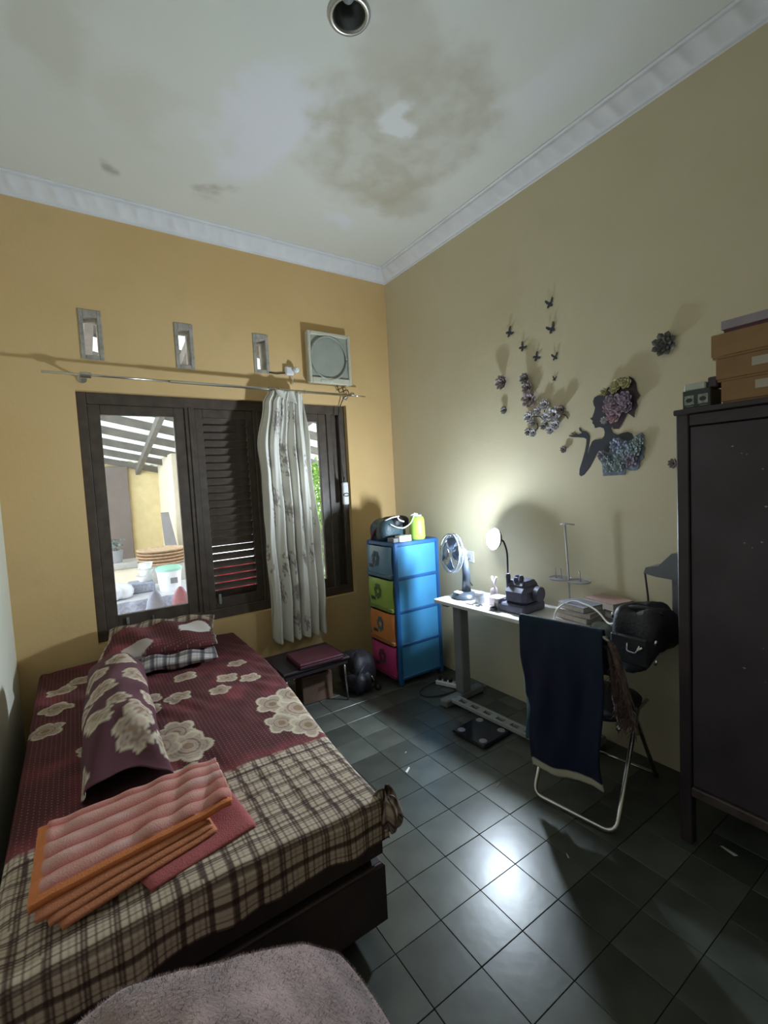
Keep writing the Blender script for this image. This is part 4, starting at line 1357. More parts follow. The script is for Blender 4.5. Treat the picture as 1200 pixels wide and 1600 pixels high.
for y in (.845, .797):
    pt = MB().box(2.0485, 2.0502, y-.018, y+.016, ZW+.016, ZW+.052).build('picture', mat('grey_print', (.30, .33, .30), .5, var=.5, scale=60), t)
    MB().poly([(y+.012*math.cos(q*PI/5)-.001, ZW+.034+.009*math.sin(q*PI/5)) for q in range(10)], lambda p, t_: (2.0484-t_, p[0], p[1]), .0006).build('printed_shape', m_blk, pt)
    MB().box(2.0486, 2.0502, y-.016, y+.010, ZW+.008, ZW+.011).build('caption', mat('caption_print', (.2, .22, .2), .5), t)
solo(MB().box(2.055, 2.14, .790, .865, ZW+.072, ZW+.10, .004), 'white_packet', mat('white_carton', (.55, .58, .52), .6), 'white packet lying on the small black box', 'packet')
solo(MB().box(2.06, 2.13, .752, .784, ZW+.072, ZW+.112, .004), 'dark_packet', mat('plum_carton', (.07, .045, .06), .6), 'dark plum packet squeezed between white packet and brown boxes', 'packet')

# ================================================================== THINGS ON THE FLOOR
st = thing('bathroom_scale', 'black bathroom scale with four silver pads under the desk', 'scale', (1.972, 1.985, 0))
SM_ = Matrix.Translation((1.972, 1.985, 0)) @ Matrix.Rotation(math.radians(4), 4, 'Z')
MB().box(-.13, .13, -.13, .13, .006, .026, .010, SM_).build('plate', mat('black_glass_plate', (.012, .014, .028), .15), st)
for x in (-.085, .085):
    for y in (-.085, .085):
        MB().lathe([(.0, .0262), (.024, .0262), (.024, .0272), (.0, .0274)], n=20, M=SM_ @ Matrix.Translation((x, y, 0))).build('pad', mat('silver_pad', (.42, .40, .42), .35, metal=.6) if x+y < -.1 else bpy.data.materials['silver_pad'], st)
        MB().lathe([(.012, 0), (.012, .008)], n=12, M=SM_ @ Matrix.Translation((x, y, 0))).build('foot', m_blk, st)
pw = thing('power_strip', 'white power strip on the floor beside the blue cabinet', 'power strip', (2.26, 2.61, 0))
PM = Matrix.Translation((2.265, 2.615, 0)) @ Matrix.Rotation(math.radians(23), 4, 'Z')
MB().box(-.027, .027, -.095, .095, .002, .036, .006, PM).build('body', m_white, pw)
for k in range(4):
    MB().lathe([(.016, .036), (.016, .038), (.0, .038)], n=14, M=PM @ Matrix.Translation((0, -.066+.044*k, 0))).build('outlet', m_dgrey, pw)
for k in (1, 2, 3):
    MB().box(-.014, .014, -.078+.044*k, -.054+.044*k, .038, .066, .005, PM).build('plug', m_blk, pw)
solo(MB().tube(arc([(2.222, 2.716, .010, 0), (2.20, 2.73, .006, .03), (2.02, 2.68, .006, .06), (2.0, 2.58, .006, .06), (2.12, 2.52, .006, .05), (2.30, 2.50, .006, 0)], 8), .005, 7), 'black_cable', m_wire, 'black cable curled on the floor before the cabinet', 'cable', smooth=True)
m_scrap = mat('white_paper_scrap', (.75, .74, .72), .8)
for (x, y, s, r_, lb) in [(1.40, 1.98, .022, .5, 'white paper strip on the floor between bed and scale'), (1.49, 2.12, .006, 0, 'tiny white crumb on the floor near the paper strip'),
                         (1.575, 1.115, .010, 1, 'white scrap on the floor left of the chair'), (2.11, .735, .028, 1.4, 'pale torn scrap on the floor under the wardrobe'), (1.69, 1.595, .018, .2, 'brownish scrap on the floor left of the jacket')]:
    M = Matrix.Translation((x, y, .001)) @ Matrix.Rotation(r_, 4, 'Z')
    solo(MB().add([(-s, -s*.25, 0), (s, -.1*s, .002), (s*1.1, s*.3, .004), (-s*.8, s*.35, .001), (-s, -s*.25, .0012), (s, -.1*s, .0032), (s*1.1, s*.3, .0052), (-s*.8, s*.35, .0022)],
                  [(0, 1, 2, 3), (4, 5, 6, 7), (0, 1, 5, 4), (1, 2, 6, 5), (2, 3, 7, 6), (3, 0, 4, 7)], M), 'paper_scrap', m_scrap if r_ != .2 else mat('brown_scrap', (.24, .17, .15), .8), lb, 'scrap')
# low table in the window corner
lt = thing('low_table', 'low dark folding table with chrome legs below the curtain', 'table', (1.33, 3.08, 0))
m_dkt = mat('dark_table_board', (.028, .020, .026), .5)
MB().box(1.06, 1.575, 2.88, 3.28, .318, .338, .006).build('tabletop', m_dkt, lt)
for x, y, dx, dy in ((1.10, 2.92, .03, -.0), (1.10, 3.24, .02, .02), (1.54, 2.92, .02, .0), (1.54, 3.24, .02, .02)):
    MB().tube([(x, y, .32), (x+(dx if x > 1.3 else -dx), y+dy, .004)], .008, 10).build('leg', m_chrome, lt, smooth=True)
MB().box(1.08, 1.56, 2.90, 2.915, .28, .318, .003).build('apron', m_dkt, lt)
fo_ = thing('maroon_case', 'flat maroon case lying on the low dark table', 'case', (1.345, 3.0, .338))
FMx = Matrix.Translation((1.345, 3.0, .338)) @ Matrix.Rotation(math.radians(-2), 4, 'Z')
MB().box(-.16, .17, -.135, .135, 0, .022, .006, FMx).build('lower_shell', mat('dark_maroon_vinyl', (.07, .018, .032), .45), fo_)
MB().box(-.162, .172, -.137, .137, .022, .040, .008, FMx).build('lid', mat('maroon_vinyl', (.115, .028, .048), .4), fo_)
bbk = thing('black_backpack', 'black bag slumped against the low table beside the cabinet', 'bag', (1.70, 3.06, 0))
blob((1.735, 3.08, .13), (.12, .15, .145), .13, 3, .9, flat=.002).build('body', m_bagblk, bbk, smooth=True)
blob((1.685, 2.985, .085), (.085, .10, .08), .15, 4, 2.0, flat=.002).build('pocket', m_bagblk, bbk, smooth=True)
MB().tube(arc([(1.64, 2.92, .12, 0), (1.66, 2.91, .17, .03), (1.73, 2.94, .22, 0)]), .009, 8).build('strap', m_bagblk, bbk, smooth=True)
um = thing('folded_tripod', 'small folded stand with silver tubes before the pink drawer', 'stand', (1.80, 2.95, 0))
MB().tube([(1.775, 2.98, .135), (1.825, 2.93, .03)], .008, 8).build('tube', m_chrome, um, smooth=True)
MB().tube([(1.70, 2.93, .075), (1.815, 2.92, .022)], .007, 8).build('tube', m_chrome, um, smooth=True)
MB().lathe([(.022, 0), (.026, .02), (.012, .04), (.0, .04)], (1.825, 2.922, 0), 14).build('hub', m_blk, um, smooth=True)
bx_ = thing('cardboard_box', 'small brown cardboard box on the floor under the low table', 'box', (1.385, 3.1, 0))
BM_ = Matrix.Translation((1.385, 3.12, 0)) @ Matrix.Rotation(math.radians(-6), 4, 'Z')
MB().box(-.115, .115, -.08, .10, 0, .205, .003, BM_).build('carton', mat('dull_cardboard', (.16, .095, .065), .8, var=.2), bx_)
MB().box(-.113, .113, -.0815, -.080, .185, .187, 0, BM_).build('seam', m_dkt, bx_)
MB().poly([(.0, .07), (.07, .085), (.075, .12), (.03, .105), (.005, .10)], lambda p, t: tuple(BM_ @ Vector((p[0], -.0805-t, p[1]))), .0008).build('print', mat('brown_box_print', (.09, .04, .03), .7), bx_)

# ================================================================== CEILING LAMP
dl = thing('downlight', 'round recessed ceiling lamp with a metal rim, switched off', 'lamp', (LX, LY, ZC))
MB().lathe([(.088, .0), (.088, -.004), (.082, -.012), (.070, -.013), (.064, -.006), (.064, .0)], (LX, LY, ZC), 40, closed=False).build('rim', mat('satin_aluminium', (.50, .50, .48), .35, metal=.9), dl, smooth=True, angle=60)
MB().lathe([(.065, -.004), (.063, .08), (.050, .12), (.0, .13)], (LX, LY, ZC), 36, closed=False).build('reflector', mat('dull_reflector', (.30, .31, .29), .3, metal=.8), dl, smooth=True)
MB().lathe([(.0, .05), (.018, .052), (.028, .065), (.030, .08), (.022, .10), (.014, .12)], (LX, LY, ZC), 24, closed=False).build('bulb', mat('grey_glass_bulb', (.30, .31, .29), .2), dl, smooth=True)

# ================================================================== WALL STICKERS
m_sil = mat('slate_vinyl', (.040, .042, .058), .5, var=.1)
m_fri = mat('dark_plum_vinyl', (.06, .035, .045), .6, var=.3, scale=40)
BODY = [(1.681, 1.8), (1.681, 1.805), (1.647, 1.804), (1.669, 1.818), (1.635, 1.807), (1.652, 1.822), (1.619, 1.804), (1.597, 1.811), (1.612, 1.827), (1.614, 1.843), (1.605, 1.84), (1.595, 1.822), (1.572, 1.817), (1.554, 1.802), (1.548, 1.784), (1.551, 1.76), (1.563, 1.702), (1.568, 1.664), (1.55, 1.723), (1.534, 1.754), (1.52, 1.762), (1.474, 1.764), (1.46, 1.779), (1.457, 1.798), (1.463, 1.82), (1.485, 1.831), (1.514, 1.828), (1.521, 1.849), (1.531, 1.859), (1.527, 1.868), (1.532, 1.876), (1.543, 1.886), (1.528, 1.893), (1.525, 1.903), (1.517, 1.921), (1.511, 1.944), (1.518, 1.955), (1.523, 1.98), (1.515, 2.0), (1.494, 2.008), (1.469, 2.007), (1.449, 1.99), (1.43, 1.964), (1.443, 1.924), (1.444, 1.886), (1.413, 1.863), (1.411, 1.835), (1.421, 1.813), (1.409, 1.788), (1.385, 1.776), (1.357, 1.782), (1.329, 1.785), (1.306, 1.773), (1.291, 1.738), (1.312, 1.704), (1.387, 1.683), (1.436, 1.677), (1.496, 1.699), (1.523, 1.655), (1.551, 1.608), (1.589, 1.565), (1.609, 1.557), (1.62, 1.566), (1.617, 1.601), (1.598, 1.65), (1.58, 1.704), (1.571, 1.743), (1.568, 1.771), (1.584, 1.781), (1.622, 1.788), (1.65, 1.791)]
FRINGE = [(1.464, 1.998), (1.456, 2.024), (1.428, 2.042), (1.399, 2.041), (1.389, 2.071), (1.361, 2.079), (1.315, 2.076), (1.292, 2.06), (1.279, 2.035), (1.274, 1.994), (1.259, 1.965), (1.277, 1.942), (1.273, 1.914), (1.289, 1.89), (1.291, 1.855), (1.309, 1.871), (1.327, 1.887), (1.346, 1.853), (1.375, 1.807), (1.404, 1.81), (1.423, 1.841), (1.412, 1.9), (1.43, 1.968)]
DRESS = [(1.471, 1.553), (1.475, 1.62), (1.5, 1.658), (1.496, 1.687), (1.466, 1.699), (1.436, 1.682), (1.415, 1.732), (1.376, 1.761), (1.339, 1.734), (1.307, 1.74), (1.284, 1.76), (1.253, 1.774), (1.24, 1.755), (1.254, 1.725), (1.237, 1.688), (1.246, 1.662), (1.244, 1.64), (1.264, 1.623), (1.269, 1.596), (1.285, 1.575), (1.319, 1.576), (1.342, 1.589), (1.345, 1.554)]
wallp = lambda d0: (lambda p, t: (XR-d0-t, p[0], p[1]))
wl = thing('wall_sticker', 'wall sticker of a dark woman silhouette with flower hair and dress', 'wall sticker', (XR, 1.45, 1.553))
MB().poly(BODY, wallp(0), .003).build('silhouette', m_sil, wl)
MB().poly(FRINGE, wallp(.0031), .002).build('hair', m_fri, wl)
m_dr = mat('blue_grey_floral_print', (.16, .19, .24), .6, var=.5, scale=45)
MB().poly(DRESS, wallp(.0031), .002).build('dress', m_dr, wl)
def rosette(c, R, d, n, name, m, parent, cup=.012, rings=2, rot=0, sub=None):
    """layered petals standing off the wall by d"""
    mb = MB()
    for q in range(rings):
        s = 1-.36*q
        for k in range(n):
            a = 2*PI*(k+.5*q)/n+rot
            pts = []
            for v in range(5):
                t = v/4
                for sg in (-1, 0, 1):
                    r_ = R*s*(.10+.90*t)*(1-.16*abs(sg)*t)
                    aa = a+sg*PI/n*1.12*(1-.30*t**3)
                    pts.append((XR-d*(.35+.5*t)-.004*q-cup*t*t*s-(.003 if sg == 0 else 0), c[0]+r_*math.cos(aa), c[1]+r_*math.sin(aa)))
            mb.add(pts, [(v*3+h, v*3+h+1, v*3+h+4, v*3+h+3) for v in range(4) for h in range(2)])
    return mb.build(name, m, parent, smooth=True, solid=.0012)
m_hp, m_hg = mat('dusty_pink_petal', (0.45, 0.29, 0.33), .7, var=.3, scale=30), mat('mauve_grey_petal', (0.38, 0.30, 0.38), .7, var=.3, scale=30)
m_ye, m_bl = mat('olive_yellow_petal', (0.49, 0.45, 0.24), .7, var=.3, scale=30), mat('blue_grey_petal', (0.26, 0.30, 0.41), .7, var=.3, scale=30)
m_wf, m_vi = mat('white_petal', (.55, .52, .52), .7), mat('violet_grey_petal', (0.26, 0.22, 0.30), .7, var=.3, scale=30)
m_tl = mat('teal_grey_petal', (0.29, 0.35, 0.36), .7, var=.3, scale=30)
for (c, R, m) in [((1.373, 1.935), .062, m_hg), ((1.41, 1.962), .036, m_hg), ((1.328, 1.962), .042, m_hg), ((1.393, 1.882), .046, m_hp), ((1.420, 1.925), .034, m_hp), ((1.320, 1.918), .036, m_hg)]:
    rosette(c, R, .022, 7, 'hair_flower', m, wl, rot=c[0]*30)
for c, R in [((1.371, 2.045), .034), ((1.324, 2.044), .034), ((1.444, 2.018), .024), ((1.390, 2.025), .028)]:
    rosette(c, R, .016, 6, 'hair_flower', m_ye, wl, rot=c[0]*30)
rosette((1.449, 1.862), .022, .012, 8, 'ear_flower', m_wf, wl)
for (c, R, m) in [((1.386, 1.722), .040, m_bl), ((1.34, 1.697), .045, m_bl), ((1.294, 1.684), .045, m_tl), ((1.309, 1.630), .042, m_vi), ((1.364, 1.653), .042, m_tl), ((1.267, 1.728), .032, m_tl), ((1.428, 1.605), .036, m_tl), ((1.375, 1.602), .034, m_tl), ((1.471, 1.668), .028, m_vi), ((1.447, 1.640), .03, m_tl)]:
    rosette(c, R, .012, 8, 'dress_flower', m, wl, cup=.006, rot=c[0]*40)
def butterfly(c, s, rot, label):
    pts = [(0, -.28), (.10, -.32), (.26, -.62), (.52, -.55), (.50, -.22), (.30, -.02), (.55, .12), (.80, .62), (.62, .86), (.28, .52), (.06, .16), (.03, .34),
           (-.03, .34), (-.06, .16), (-.28, .52), (-.62, .86), (-.80, .62), (-.55, .12), (-.30, -.02), (-.50, -.22), (-.52, -.55), (-.26, -.62), (-.10, -.32)]
    s *= 1.25
    t = thing('wall_butterfly', label, 'wall sticker', (XR, c[0], c[1]-s*.6), 'butterfly stickers on the right wall')
    ca, sa = math.cos(rot), math.sin(rot)
    tr_ = lambda p: (c[0]+s*(p[0]*ca-p[1]*sa), c[1]+s*(p[0]*sa+p[1]*ca))
    L_, R_ = [p for p in pts if p[0] <= 0], [p for p in pts if p[0] >= 0]
    fold = lambda p, tt: (XR-.002-.22*math.hypot(p[0]-c[0], p[1]-c[1])-tt, p[0], p[1])
    R2 = [(0, -.28), (.10, -.32), (.26, -.62), (.52, -.55), (.50, -.22), (.30, -.02), (.55, .12), (.80, .62), (.62, .86), (.28, .52), (.06, .16)]
    for sg in (1, -1):
        MB().poly([tr_((sg*p[0], p[1])) for p in R2], fold, .001).build('wing', m_sil, t)
    MB().poly([tr_(p) for p in ((-.06, -.42), (.06, -.42), (.05, .30), (-.05, .30))], wallp(.002), .004).build('body', m_sil, t)
for c, s, r_, lb in [((1.787, 2.614), .030, -.1, 'topmost black butterfly sticker on the right wall'), ((1.778, 2.462), .032, -.35, 'black butterfly sticker directly below the topmost one'),
                     ((2.103, 2.534), .032, 1.1, 'black butterfly sticker nearest the room corner'), ((2.002, 2.411), .028, .9, 'black butterfly sticker second from the room corner'),
                     ((1.896, 2.322), .028, 1.1, 'black butterfly sticker above the flower cluster, beside two in a column'), ((1.761, 2.289), .024, -.1, 'black butterfly sticker third down in the right column'),
                     ((1.77, 2.16), .016, .3, 'smallest black butterfly sticker at the bottom of the column')]:
    butterfly(c, s, r_, lb)
def wflower(c, R, d, m, label, n=9, rings=3):
    R *= 1.22
    t = thing('wall_flower', label, 'wall sticker', (XR, c[0], c[1]-R), 'flower stickers on the right wall')
    rosette(c, R, d, n, 'petals', m, t, rings=rings, cup=.010, rot=c[0]*17)
    MB().lathe([(.0, 0), (R*.22, 0), (R*.2, .006), (.0, .010)], n=14, M=Matrix.Translation((XR-d*.5, c[0], c[1])) @ Matrix.Rotation(-PI/2, 4, 'Y')).build('centre', m_fri, t, smooth=True)
    MB().lathe([(.004, 0), (.004, d*.55)], n=8, M=Matrix.Translation((XR, c[0], c[1])) @ Matrix.Rotation(-PI/2, 4, 'Y')).build('mount', m_fri, t)
m_gf, m_mf, m_lf = mat('grey_petal', (0.30, 0.27, 0.26), .7, var=.3, scale=30), mat('mauve_brown_petal', (0.33, 0.26, 0.26), .7, var=.3, scale=30), mat('light_grey_petal', (0.51, 0.49, 0.52), .7, var=.3, scale=30)
wflower((2.167, 2.218), .044, .030, m_mf, 'mauve flower sticker nearest the room corner, upper of two')
wflower((2.164, 2.032), .025, .010, m_gf, 'small grey flower sticker below the corner-most mauve flower', rings=2)
wflower((1.712, 1.725), .020, .008, m_gf, 'small grey flower sticker below the silhouette hand', rings=2)
wflower((1.133, 2.194), .050, .014, mat('dark_grey_petal', (.11, .10, .095), .7, var=.3, scale=30), 'dark grey lotus sticker high beside the wardrobe boxes', n=8)
wflower((1.098, 1.601), .022, .008, m_mf, 'small mauve flower sticker at the wardrobe edge', rings=2)
CL = [((1.972, 2.202), .032, .032, m_gf, 'grey flower sticker at the top of the cluster'), ((1.958, 2.142), .034, .026, m_mf, 'mauve flower sticker second from the top of the cluster'),
      ((1.946, 2.068), .050, .026, m_mf, 'large mauve flower sticker in the upper left of the cluster'), ((1.835, 2.016), .030, .014, m_lf, 'pale flower sticker at the cluster top middle'),
      ((1.890, 1.983), .026, .012, m_lf, 'pale flower sticker between the large mauve and pale ones'), ((1.958, 1.956), .034, .012, m_lf, 'pale flower sticker at the cluster left edge'),
      ((1.772, 1.944), .045, .018, m_lf, 'large pale flower sticker at the right of the cluster'), ((1.825, 1.935), .030, .014, m_lf, 'pale flower sticker left of the large pale one'),
      ((1.714, 1.962), .028, .028, m_mf, 'small mauve flower sticker at the cluster right end'), ((1.762, 1.878), .028, .012, m_lf, 'pale flower sticker below the large pale one'),
      ((1.802, 1.854), .026, .010, m_lf, 'pale ring flower sticker at the cluster bottom right'), ((1.850, 1.884), .022, .010, m_gf, 'grey small flower sticker at the cluster bottom middle'),
      ((1.969, 1.862), .024, .010, m_gf, 'grey flower sticker at the cluster bottom left corner'), ((1.930, 1.852), .026, .010, m_lf, 'pale flower sticker beside the bottom left grey one'), ((1.930, 1.915), .020, .010, m_gf, 'small grey flower sticker above the bottom left pair')]
for a in CL:
    wflower(*a, n=8, rings=2)
vi = thing('sticker_vine', 'dark curling vine sticker twisting through the pale flowers', 'wall sticker', (XR, 1.82, 1.84))
for pts in ([(1.846, 1.985), (1.858, 1.955), (1.835, 1.93), (1.86, 1.90), (1.835, 1.88), (1.82, 1.85)], [(1.92, 1.955), (1.88, 1.945), (1.86, 1.925)], [(1.905, 1.91), (1.90, 1.885), (1.91, 1.87)], [(1.72, 1.94), (1.695, 1.925), (1.685, 1.905)], [(1.80, 1.905), (1.83, 1.91), (1.845, 1.89)]):
    MB().tube([(XR-.004, y, z) for y, z in pts], .003, 6).build('stem', m_sil, vi, smooth=True)

# ================================================================== OUTSIDE THE WINDOW
m_conc = mat('terrace_concrete', (.42, .40, .37), .8, var=.15)
struct(MB().box(-4, 7, YB+WT, 12, -.2, -.02).build('terrace_ground', m_conc))
m_yw = mat('outdoor_cream_paint', (.72, .60, .34), .8, var=.08)
m_yw2 = mat('outdoor_pale_paint', (.80, .72, .56), .8, var=.06)
struct(MB().box(-3.0, 1.20, 8.5, 8.65, -.1, 2.15).build('outdoor_wall_far', m_yw))
struct(MB().box(1.20, 1.33, 7.15, 8.65, -.1, 2.15).build('outdoor_wall_side', m_yw2))
solo(MB().box(-.35, .755, 8.42, 8.49, -.02, 2.05, .01), 'brown_panel', mat('grey_brown_board', (.20, .165, .15), .75), 'grey brown board leaning on the far terrace wall', 'panel')
# carport roof
cpt = thing('carport_roof', 'carport roof with wooden purlins and pale sheets outside the window', 'roof', (.5, 6, 2.1))
def rz_(y, x=.6):
    return 2.98-.19*(y-3.75)-.22*(x-.6)
m_pur = mat('grey_brown_timber', (.17, .155, .135), .8, var=.2)
m_sheetr, t_, b_ = nt('translucent_roof_sheet')
b_.inputs['Base Color'].default_value = (.62, .64, .62, 1)
b_.inputs['Roughness'].default_value = .6
mxs, tls = t_.nodes.new('ShaderNodeMixShader'), t_.nodes.new('ShaderNodeBsdfTranslucent')
tls.inputs[0].default_value = (.42, .44, .41, 1)
mxs.inputs[0].default_value = .55
t_.links.new(b_.outputs[0], mxs.inputs[1]); t_.links.new(tls.outputs[0], mxs.inputs[2])
t_.links.new(mxs.outputs[0], t_.nodes['Material Output'].inputs[0])
for k in range(6):
    x0 = -2.6+k*.95
    def sh(u, v, x0=x0):
        x, y = x0+u*.95, 3.70+v*4.95
        return (x, y, rz_(y, x)+.10+.010*math.sin(u*2*PI*9))
    MB().grid(60, 3, sh).build('roof_sheet', m_sheetr, cpt, smooth=True)
for k in range(10):
    y = 4.0+k*.50
    MB().add([(x, y+dy, rz_(y, x)+dz) for x in (-2.7, 3.2) for dy in (-.035, .035) for dz in (-.01, .085)],
             [(0, 1, 3, 2), (4, 6, 7, 5), (0, 4, 5, 1), (2, 3, 7, 6), (0, 2, 6, 4), (1, 5, 7, 3)]).build('purlin', m_pur, cpt)
for x in (-1.9, -1.2, -.5, .2, .9, 1.6, 2.3):
    MB().add([(x-.03, 3.72, rz_(3.72, x)-.10), (x+.03, 3.72, rz_(3.72, x)-.10), (x+.03, 8.6, rz_(8.6, x)-.10), (x-.03, 8.6, rz_(8.6, x)-.10), (x-.03, 3.72, rz_(3.72, x)-.005), (x+.03, 3.72, rz_(3.72, x)-.005), (x+.03, 8.6, rz_(8.6, x)-.005), (x-.03, 8.6, rz_(8.6, x)-.005)],
             [(0, 1, 2, 3), (4, 5, 6, 7), (0, 1, 5, 4), (1, 2, 6, 5), (2, 3, 7, 6), (3, 0, 4, 7)]).build('rafter', m_pur, cpt)
solo(MB().box(1.30, 1.38, 7.0, 7.08, -.02, 2.12, .006), 'carport_post', m_pur, 'timber post at the end of the terrace side wall', 'post')
solo(MB().add([(1.05, 7.00, -.02), (1.30, 7.00, -.02), (1.30, 7.05, -.02), (1.05, 7.05, -.02), (1.00, 7.10, 1.32), (1.10, 7.10, 1.32), (1.10, 7.14, 1.32), (1.00, 7.14, 1.32)],
              [(0, 1, 2, 3), (4, 5, 6, 7), (0, 1, 5, 4), (1, 2, 6, 5), (2, 3, 7, 6), (3, 0, 4, 7)]), 'leaning_board', mat('grey_board', (.26, .24, .24), .8), 'tapered grey board leaning on the terrace side wall', 'board')
# ledge with pots
lg = thing('stone_ledge', 'pale stone ledge at the back of the terrace', 'ledge', (.2, 7.1, -.02))
MB().box(-1.2, .95, 6.95, 7.3, -.02, .62, .01).build('body', m_yw2, lg)
MB().box(-1.25, 1.0, 6.90, 7.35, .62, .70, .01).build('cap', m_conc, lg)
m_pot = mat('grey_pot', (.30, .30, .31), .6)
for k, (x, y, r_, h, lb) in enumerate([(.40, 7.1, .10, .16, 'grey plant pot on the stone ledge outside'), (.12, 7.1, .10, .20, 'white plant pot at the end of the stone ledge')]):
    t = thing('plant_pot', lb, 'pot', (x, y, .70), 'pots on the ledge')
    MB().lathe([(.0, 0), (r_*.8, 0), (r_, h*.9), (r_*1.06, h), (r_*.9, h), (.0, h*.9)], (x, y, .70), 20).build('pot', m_pot if k == 0 else m_white, t, smooth=True, angle=40)
    lf = MB()
    for q in range(60):
        a, r0, zz = rr.random()*2*PI, rr.random()*r_*1.3, .70+h+rr.random()*.15
        p = Vector((x+r0*math.cos(a), y+r0*math.sin(a), zz))
        d = Vector((rr.uniform(-1, 1), rr.uniform(-1, 1), rr.uniform(-.2, 1))).normalized()*.05
        s = d.cross(Vector((rr.random(), rr.random(), rr.random()))).normalized()*.014
        lf.add([p-d*.5, p+s, p+d*.5, p-s], [(0, 1, 2, 3)])
    lf.build('leaves', mat('grey_green_leaf', (.12, .17, .15), .5), t)['kind'] = 'stuff'
# terrace table and what stands on it
tb = thing('terrace_table', 'low table with a pale cloth outside the clear window sash', 'table', (.6, 5.5, -.02))
MB().box(.05, 1.45, 5.15, 5.95, .50, .535, .006).build('tabletop', mat('pale_table_top', (.55, .55, .58), .5), tb)
m_tck = mat('blue_grey_check_cloth', (.32, .34, .42), .85, var=.25, scale=40)
MB().grid(50, 8, lambda u, v: (.04+1.42*u, 5.14-.010*math.sin(u*50), .538-.34*v)).build('cloth_skirt', m_tck, tb, smooth=True, solid=.004)
for x, y in ((.1, 5.2), (1.4, 5.2), (.1, 5.9), (1.4, 5.9)):
    MB().box(x-.025, x+.025, y-.025, y+.025, -.02, .50).build('leg', m_pur, tb)
bk_ = thing('lidded_bucket', 'white bucket with a pale green lid on the terrace table', 'bucket', (.80, 5.45, .535))
MB().lathe([(.0, 0), (.105, 0), (.125, .225), (.0, .225)], (.80, 5.45, .535), 28).build('pail', plast('white_pail_plastic', (.75, .77, .80), .4), bk_, smooth=True, angle=40)
MB().lathe([(.132, .215), (.134, .24), (.11, .262), (.0, .268)], (.80, 5.45, .535), 28).build('lid', plast('mint_green_lid', (.30, .58, .46), .4), bk_, smooth=True, angle=40)
MB().box(.79, .86, 5.322, 5.34, .62, .68, .002).build('label', m_dgrey, bk_)
bw = thing('bowl_stack', 'white plastic bowls stacked beside the bucket outside', 'bowls', (.64, 5.62, .535))
for k in range(3):
    MB().lathe([(.05, .10+.07*k), (.09-.01*k, .165+.07*k), (.085-.01*k, .165+.07*k), (.046, .106+.07*k), (.0, .106+.07*k)], (.58+.01*k, 5.62, .535), 24, closed=False).build('bowl', m_white, bw, smooth=True)
MB().box(.42, .66, 5.50, 5.74, .535, .64, .01).build('crate', m_tck, bw)
tr2 = thing('tray_stack', 'stack of woven round trays behind the terrace table', 'trays', (.82, 6.25, -.02))
for k in range(5):
    MB().lathe([(.0, 0), (.24, 0), (.285, .03), (.28, .034), (.235, .006), (.0, .006)], (.86+.01*(k % 2), 6.3, .72+.038*k), 36).build('tray', mat('woven_bamboo', (.60, .42, .27), .7, var=.2, scale=30) if k == 0 else bpy.data.materials['woven_bamboo'], tr2, smooth=True, angle=50)
MB().box(.60, 1.12, 6.08, 6.5, -.02, .72, .01).build('pedestal', m_conc, tr2)
solo(blob((.25, 5.42, .60), (.15, .18, .085), .25, 4, 1.3, flat=.536), 'plastic_bag', plast('white_plastic_bag', (.72, .75, .82), .3), 'crumpled white plastic bag on the terrace table', 'bag', smooth=True)
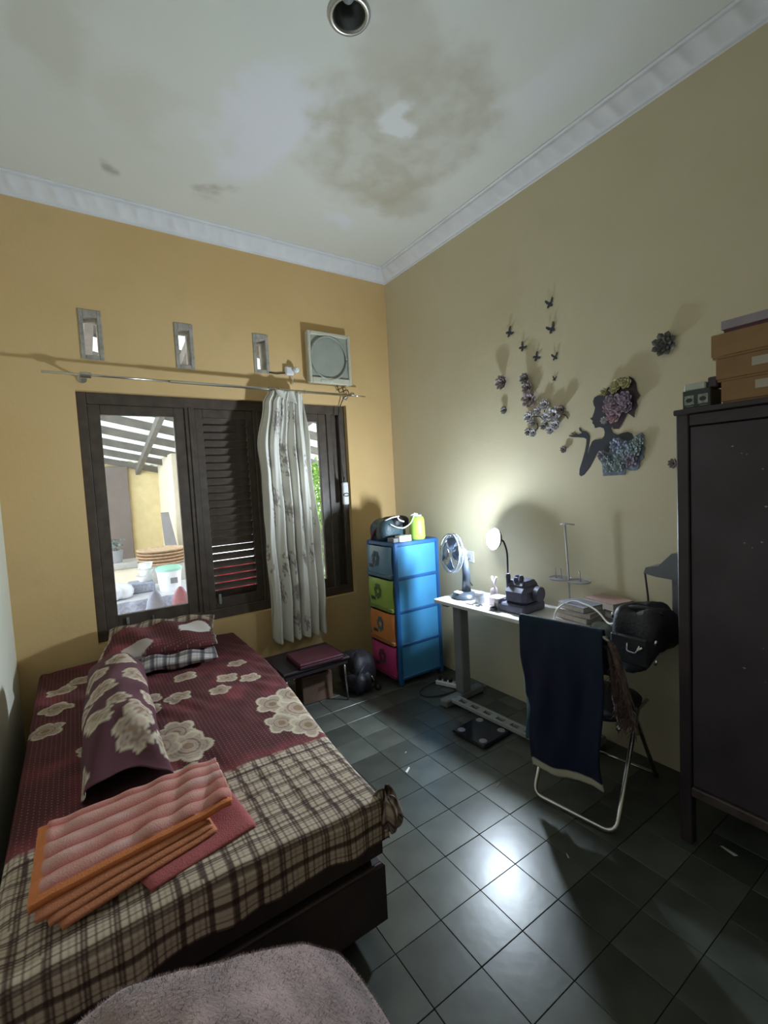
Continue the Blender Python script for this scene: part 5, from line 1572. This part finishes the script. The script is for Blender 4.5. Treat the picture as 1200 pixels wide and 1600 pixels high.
for k, (x, c, lb) in enumerate([(.56, (.23, .24, .31), 'grey plastic chair back outside the window'), (.78, (.34, .14, .17), 'dull red plastic chair back outside the window'), (.99, (.42, .26, .27), 'pale pink plastic chair back at the sash edge outside')]):
    t = thing('garden_chair', lb, 'chair', (x, 4.80, -.02), 'chairs on the terrace')
    m = plast('chair_plastic_'+str(k), c, .4)
    def cb_(u, v, x=x):
        return (x+(u-.5)*.19*(1-.35*v*v), 4.76+.06*v*0-.03*math.sin(u*PI), .36+.33*v-.10*(2*u-1)**2*v)
    MB().grid(12, 10, cb_).build('backrest', m, t, smooth=True, solid=.012)
    MB().box(x-.09, x+.09, 4.76, 5.02, .34, .37, .01).build('seat', m, t)
    for dx in (-.075, .075):
        for y in (4.78, 5.0):
            MB().tube([(x+dx, y, .35), (x+dx, y, -.02)], .012, 8).build('leg', m, t, smooth=True)
rd = thing('red_cloth', 'red cloth hung on a rail outside the louvred sash', 'cloth', (1.45, 4.7, -.02))
MB().grid(30, 12, lambda u, v: (1.12+.55*u, 4.70+.02*math.sin(u*22), .86-.62*v)).build('cloth', mat('red_cotton', (.42, .03, .06), .8), rd, smooth=True, solid=.004)
for x in (1.10, 1.68):
    MB().box(x-.015, x+.015, 4.68, 4.72, -.02, .88).build('post', m_pur, rd)
MB().tube([(1.10, 4.70, .87), (1.68, 4.70, .87)], .012, 8).build('rail', m_pur, rd, smooth=True)
# greenery seen past the curtain
def shrub(c, R, H, n, label, col, sd):
    t = thing('garden_shrub', label, 'shrub', c, 'shrubs beyond the terrace')
    q_ = random.Random(sd)
    for k in range(4):
        a = k*1.6
        MB().tube([c, (c[0]+.15*math.cos(a), c[1]+.15*math.sin(a), c[2]+H*.45), (c[0]+.4*R*math.cos(a), c[1]+.4*R*math.sin(a), c[2]+H*.85)], [.03, .02, .006], 6).build('stem', m_pur, t, smooth=True)
    lf = MB()
    for k in range(n):
        a, r_, zz = q_.random()*2*PI, R*math.sqrt(q_.random()), q_.random()
        p = Vector((c[0]+r_*math.cos(a)*(1-.4*zz), c[1]+r_*math.sin(a)*(1-.4*zz), c[2]+.05+H*zz))
        d = Vector((q_.uniform(-1, 1), q_.uniform(-1, 1), q_.uniform(-.8, .5))).normalized()*q_.uniform(.07, .13)
        s = d.cross(Vector((q_.random(), q_.random(), q_.random()+.1))).normalized()*.028
        lf.add([p-d*.5, p+s, p+d*.5, p-s], [(0, 1, 2, 3)])
    lf.build('leaves', mat('leaf_green_'+str(sd), col, .5, var=.35, scale=5), t)['kind'] = 'stuff'
shrub((3.15, 6.6, -.02), .55, 1.9, 1500, 'bright green leafy shrub outside the right window edge', (.22, .38, .07), 21)
shrub((4.1, 8.2, -.02), .8, 2.6, 1500, 'taller green shrub further back beyond the terrace', (.20, .34, .08), 22)
